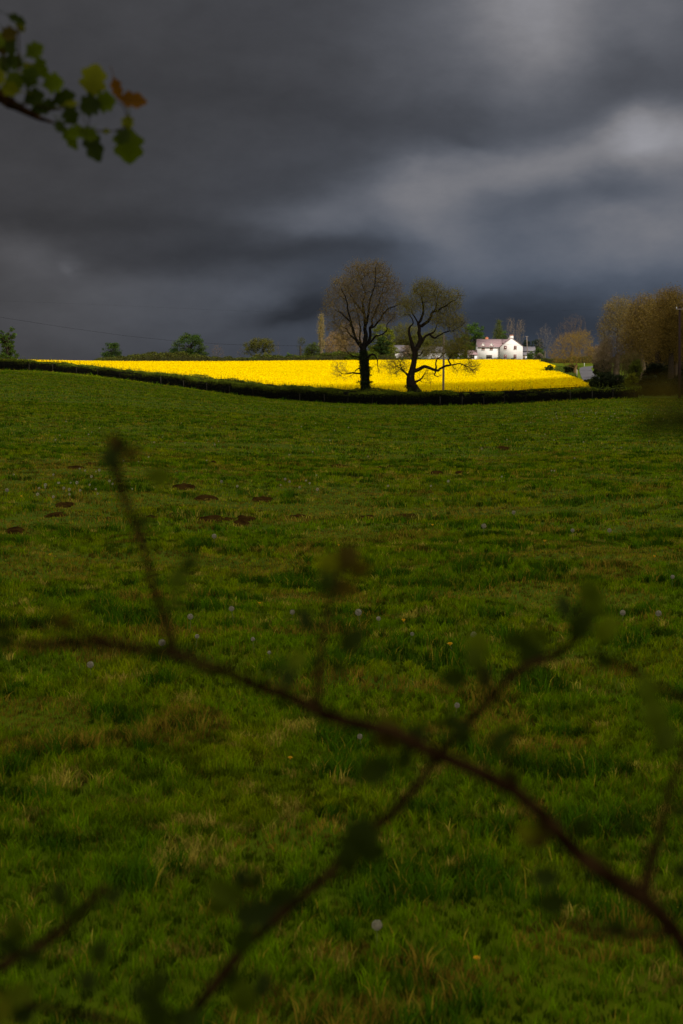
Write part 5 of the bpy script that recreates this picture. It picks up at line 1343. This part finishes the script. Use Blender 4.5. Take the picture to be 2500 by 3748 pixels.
def shrub(name, label, stems, leaves, Y, cat='shrub', name_leaf='foliage', ls=1.15, spur=True):
    """stems: (points in 1568 overview px [x, y] or world xyz, r0, r1 in metres); leaves: (x, y, length px, angle, colour key)"""
    g = Geo(); rng = np.random.default_rng(len(label)); rootp = None
    for pts, r0, r1, dy in stems:
        W = []
        for i, p in enumerate(pts):
            if len(p) == 3: W.append(np.array(p, float))
            else: W.append(D(p[0], p[1], Y + dy * i / len(pts)))
        W = np.array(W); q = dense(np.concatenate([W, np.linspace(r0, r1, len(W))[:, None]], 1), .012)
        q[:, :3] += np.stack([fbm(q[:, 0] * 28, q[:, 2] * 28, 3 + k) - .5 for k in range(3)], 1) * .009
        rr = q[:, 3] * (1 + .25 * (fbm(np.arange(len(q)) / 3., q[:, 0] * 0, 7) - .5)); rr[::9] *= 1.12
        g.tube(q[:, :3], rr, 9, 0)
        if rootp is None: rootp = W[np.argmin(W[:, 2])]
        if spur:                                       # short side shoots carrying small leaves
            for k in range(10, len(q) - 4, 15):
                d = rng.normal(size=3); d[1] *= .4; d[2] = abs(d[2]) + .4; d /= np.linalg.norm(d); ln = rng.uniform(.012, .035)
                g.tube([q[k, :3], q[k, :3] + d * ln * .5 + (0, 0, .002), q[k, :3] + d * ln], [.0013, .001, .0007], 5)
                if not hasattr(g, 'spurs'): g.spurs = []
                g.spurs.append((q[k, :3] + d * ln, d))
        # short thorns
        for k in range(6, len(q) - 3, 11):
            d = rng.normal(size=3); d /= np.linalg.norm(d); g.tube([q[k, :3], q[k, :3] + d * (rr[k] + .006), q[k, :3] + d * (rr[k] + .011)], [.0012, .0007, .0001], 5)
    e = empty(name, rootp, label, cat); spurs = g.spurs if hasattr(g, 'spurs') else []; g.build('branch', [M['fgbark']], e, rootp, True)
    g = Geo()
    for i, lf in enumerate(leaves):
        x, y, L, ang, ck = lf[:5]; Lm = L * 1.5944 / F * Y * ls
        c = D(x, y, Y + rng.uniform(-.04, .04)); a = math.radians(ang); c = c - np.array([math.cos(a), 0, math.sin(a)]) * Lm * .45
        W = Lm * (lf[5] if len(lf) > 5 else rng.uniform(.58, .82))
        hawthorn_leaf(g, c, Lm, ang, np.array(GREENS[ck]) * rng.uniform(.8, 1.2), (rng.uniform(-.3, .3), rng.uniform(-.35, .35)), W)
    for c, d in spurs:
        for _ in range(int(rng.integers(1, 4))):
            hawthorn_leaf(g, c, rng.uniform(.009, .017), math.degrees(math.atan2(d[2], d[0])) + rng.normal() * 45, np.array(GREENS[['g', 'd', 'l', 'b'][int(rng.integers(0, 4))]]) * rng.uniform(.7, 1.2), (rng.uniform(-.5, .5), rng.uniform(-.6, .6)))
    g.build(name_leaf, [M['leaf']], e, rootp)
    return e


def s(x, y): return (x, y)


YA = .84
shrub('hawthorn_shrub', 'blurred thorny branch sweeping from the lower right corner up across the grass',
      [([(.62, .80, 0.0), (.50, .82, .6), (1780, 2560), (1680, 2330), (1568, 2165), (1500, 2085), (1420, 2030), (1340, 1972), (1270, 1898), (1190, 1830), (1100, 1778), (1010, 1735), (950, 1705), (850, 1670), (720, 1618), (600, 1580), (500, 1545), (400, 1497), (260, 1483), (150, 1470), (60, 1477)], .0062, .0026, .0),
       ([(400, 1492), (386, 1420), (350, 1330), (310, 1220), (285, 1130), (268, 1060), (272, 1005)], .0030, .0018, 0),
       ([(733, 1610), (733, 1530), (744, 1450), (760, 1380), (778, 1300)], .0028, .0014, .02),
       ([(262, 1484), (180, 1440), (90, 1425), (-20, 1432)], .0022, .0014, -.05),
       ([(1480, 2060), (1487, 2010), (1502, 1950), (1530, 1870), (1552, 1790), (1575, 1700)], .0036, .0022, .03),
       ([(1545, 2150), (1470, 2155), (1390, 2150), (1300, 2115)], .0028, .0012, -.1),
       ([(1190, 1830), (1150, 1760), (1140, 1715)], .0016, .001, 0)],
      [(272, 1030, 56, 80, 'd'), (255, 1060, 60, 100, 'd'), (300, 1045, 50, 50, 'b'), (262, 1015, 40, 120, 'b'), (358, 1093, 62, -5, 'l'), (405, 1335, 60, 70, 'g'), (432, 1300, 50, 60, 'd'), (400, 1385, 40, 80, 'g'), (330, 1200, 40, 60, 'd'),
       (150, 1430, 50, 80, 'b'), (120, 1400, 40, 100, 'g'), (20, 1470, 60, 160, 'd'), (790, 1290, 80, 60, 'b'), (755, 1300, 60, 100, 'y'), (820, 1310, 60, 30, 'b'), (750, 1345, 60, 90, 'd'), (790, 1350, 50, 20, 'b'), (800, 1475, 80, 40, 'd'), (705, 1430, 60, 110, 'd'), (770, 1530, 50, 20, 'd'),
       (1140, 1705, 70, 60, 'd'), (1170, 1680, 50, 40, 'd'), (890, 1690, 90, 95, 'b'), (885, 1665, 60, 80, 'y'), (940, 1700, 80, 30, 'd'), (870, 1762, 90, 200, 'd'), (930, 1740, 70, 250, 'd'),
       (1235, 1920, 90, 180, 'b'), (1215, 1905, 60, 160, 'y'), (1330, 1900, 60, 60, 'd'), (1370, 1985, 70, 120, 'g'), (1260, 2010, 70, 170, 'd'), (1275, 2070, 80, 200, 'd'), (1500, 1650, 90, 95, 'g'), (1485, 1590, 80, 110, 'g'), (1520, 1700, 70, 60, 'g'), (1555, 1860, 60, 20, 'd'), (1560, 2000, 60, 30, 'd'), (1435, 1900, 50, 60, 'd'), (1420, 2130, 60, 160, 'd')], YA)
shrub('hawthorn_shrub', 'blurred stem rising from the bottom edge to a leafy tip on the right',
      [([(-.16, .78, 0.0), (-.13, .78, .9), (330, 2520), (380, 2420), (470, 2290), (560, 2175), (640, 2110), (700, 2060), (780, 1985), (860, 1890), (940, 1820), (1010, 1735), (1060, 1680), (1130, 1600), (1200, 1530), (1280, 1495), (1330, 1465), (1345, 1440)], .0044, .0024, .0),
       ([(1330, 1465), (1305, 1420), (1325, 1370)], .0018, .001, 0), ([(1400, 1518), (1470, 1545), (1540, 1580), (1640, 1640), (1760, 1900), (.42, .95, .7), (.5, .95, 0)], .0020, .0030, .02), ([(640, 2110), (600, 2085), (540, 2060)], .0018, .001, 0), ([(1130, 1600), (1100, 1550), (1095, 1500)], .0014, .001, 0)],
      [(1325, 1440, 80, 60, 'd'), (1360, 1395, 90, 80, 'g'), (1350, 1360, 70, 110, 'g'), (1385, 1450, 80, 60, 'l'), (1300, 1400, 60, 120, 'd'), (1380, 1510, 60, -40, 'd'), (1240, 1460, 70, 150, 'g'), (1195, 1470, 80, 170, 'd'), (1225, 1500, 70, 200, 'd'), (1095, 1490, 80, 95, 'l'), (1110, 1545, 60, 270, 'd'), (1050, 1555, 70, 185, 'd'), (1090, 1520, 60, 100, 'g'),
       (1060, 1690, 70, 90, 'd'), (1030, 1660, 50, 60, 'd'), (820, 1930, 110, 70, 'd'), (800, 1975, 90, 100, 'd'), (850, 1960, 70, 20, 'd'), (600, 2085, 110, 190, 'd'), (640, 2060, 90, 40, 'd'), (530, 2050, 100, 160, 'g'), (510, 2080, 70, 180, 'g'), (560, 2150, 80, 250, 'd'), (590, 2020, 60, 80, 'd'), (560, 2290, 90, 90, 'g'), (600, 2270, 70, 70, 'd'), (540, 2250, 70, 110, 'd')], .92)
shrub('hawthorn_shrub', 'blurred leafy spray entering at the bottom left corner',
      [([(-.50, .8, 0.0), (-.42, .8, .9), (-160, 2340), (-80, 2262), (0, 2222), (90, 2180), (150, 2130), (205, 2088), (248, 2045)], .0055, .0024, .0), ([(-60, 2255), (60, 2310), (200, 2330), (340, 2360), (380, 2420)], .0026, .0014, .02)],
      [(45, 2135, 80, 110, 'g'), (30, 2170, 70, 150, 'd'), (70, 2195, 60, -40, 'd'), (25, 2290, 90, 20, 'l'), (60, 2320, 80, 200, 'd'), (-5, 2330, 90, 60, 'y'), (140, 2060, 70, 100, 'd'), (170, 2095, 50, 60, 'd'), (255, 2060, 60, 30, 'd'), (232, 2178, 70, 250, 'd'), (365, 2265, 80, 80, 'd'), (360, 2320, 100, 270, 'd'), (420, 2330, 90, 20, 'd'), (330, 2290, 70, 120, 'd'), (200, 2260, 60, 80, 'd')], .82)
shrub('hawthorn_shrub', 'very blurred dark brown twigs poking in from the right edge below the wood',
      [([(.32, .40, 0.0), (.28, .40, 1.0), (1900, 1250), (1760, 1060), (1640, 985), (1568, 975), (1478, 978)], .0048, .0026, 0), ([(1760, 1060), (1700, 930), (1600, 905), (1468, 897)], .0030, .0016, 0), ([(1700, 930), (1610, 800), (1600, 730)], .0016, .0009, 0)],
      [(1490, 980, 60, 180, 'd'), (1515, 972, 60, 170, 'd'), (1550, 975, 70, 185, 'd'), (1465, 898, 50, 175, 'b'), (1500, 900, 60, 190, 'b'), (1540, 902, 60, 170, 'b'), (1568, 960, 60, 100, 'd')], .42)

# the sprig hanging in at the upper left: coordinates read from the 700 px corner view
def C6(x, y): return (x / 2.24 / 1.5944, y / 2.24 / 1.5944)


def l6(x, y, L, ang, ck, w=.8): a, b = C6(x, y); return (a, b, L / 2.24 / 1.5944, ang, ck, w)


shrub('hawthorn_tree', 'leafy spray with two orange leaves reaching in at the upper left against the sky',
      [([(-1.3, 2.2, 0.0), (-1.27, 2.2, 1.2), (-1.1, 2.2, 2.2), (-300, 300), (-150, 190), (-60, 195), C6(0, 780), C6(110, 850), C6(200, 915), C6(300, 975), C6(440, 1010)], .022, .0020, .0), ([C6(440, 1010), C6(600, 1000), C6(720, 1040), C6(850, 1080), C6(960, 1085), C6(1050, 1040)], .0010, .0007, 0),
       ([C6(440, 900), C6(600, 880), C6(760, 860), C6(920, 830), C6(1040, 860), C6(1045, 960)], .0010, .0006, 0), ([C6(110, 850), C6(300, 870), C6(440, 900)], .0013, .001, 0), ([C6(110, 850), C6(150, 640), C6(160, 460), C6(150, 330), C6(150, 220)], .0016, .0008, 0), ([C6(720, 1040), C6(720, 960), C6(760, 900)], .0007, .0005, 0)],
      [l6(120, 150, 150, -25, 'd', .45), l6(160, 200, 110, -60, 'y', .6), l6(60, 310, 150, -60, 'd'), l6(100, 280, 130, 200, 'b'), l6(30, 400, 150, 90, 'b'), l6(-20, 350, 150, 80, 'g'), l6(90, 390, 110, -80, 'd'), l6(270, 430, 150, 30, 'g'), l6(330, 530, 170, -75, 'g', .6), l6(90, 510, 170, -15, 'd'),
       l6(240, 570, 150, -60, 'y'), l6(40, 540, 150, 120, 'd'), l6(420, 690, 160, 10, 'g', .95), l6(250, 660, 170, 70, 'd'), l6(110, 640, 150, -50, 'g'), l6(0, 620, 130, -90, 'y'), l6(110, 740, 150, 170, 'y', .7), l6(265, 810, 160, 20, 'd'), l6(60, 760, 120, 200, 'g', .6), l6(510, 820, 200, 15, 'd', .6), l6(370, 900, 170, 190, 'd', .55), l6(420, 870, 120, 150, 'd'),
       l6(570, 930, 140, -60, 'd', 1.0), l6(560, 860, 130, 10, 'y', .4), l6(770, 700, 260, 80, 'y', .75), l6(765, 860, 170, 200, 'd', 1.0), l6(850, 850, 170, 10, 'g', .9), l6(950, 700, 160, -75, 'o', .55), l6(1060, 820, 220, -8, 'o', .52), l6(1120, 830, 120, -5, 'y', .7), l6(1050, 990, 110, 270, 'y', .9), l6(1060, 1160, 270, -92, 'g', .82), l6(1020, 1110, 140, 250, 'd', .8),
       l6(490, 1030, 110, -60, 'd', .7), l6(560, 1110, 200, -60, 'g', .45), l6(650, 1080, 150, 200, 'g', .7), l6(770, 1180, 280, -68, 'd', .5), l6(720, 1100, 150, -20, 'g', .7), l6(865, 1080, 70, 0, 'y', .6)], 2.2, 'tree', ls=1.22, spur=False)
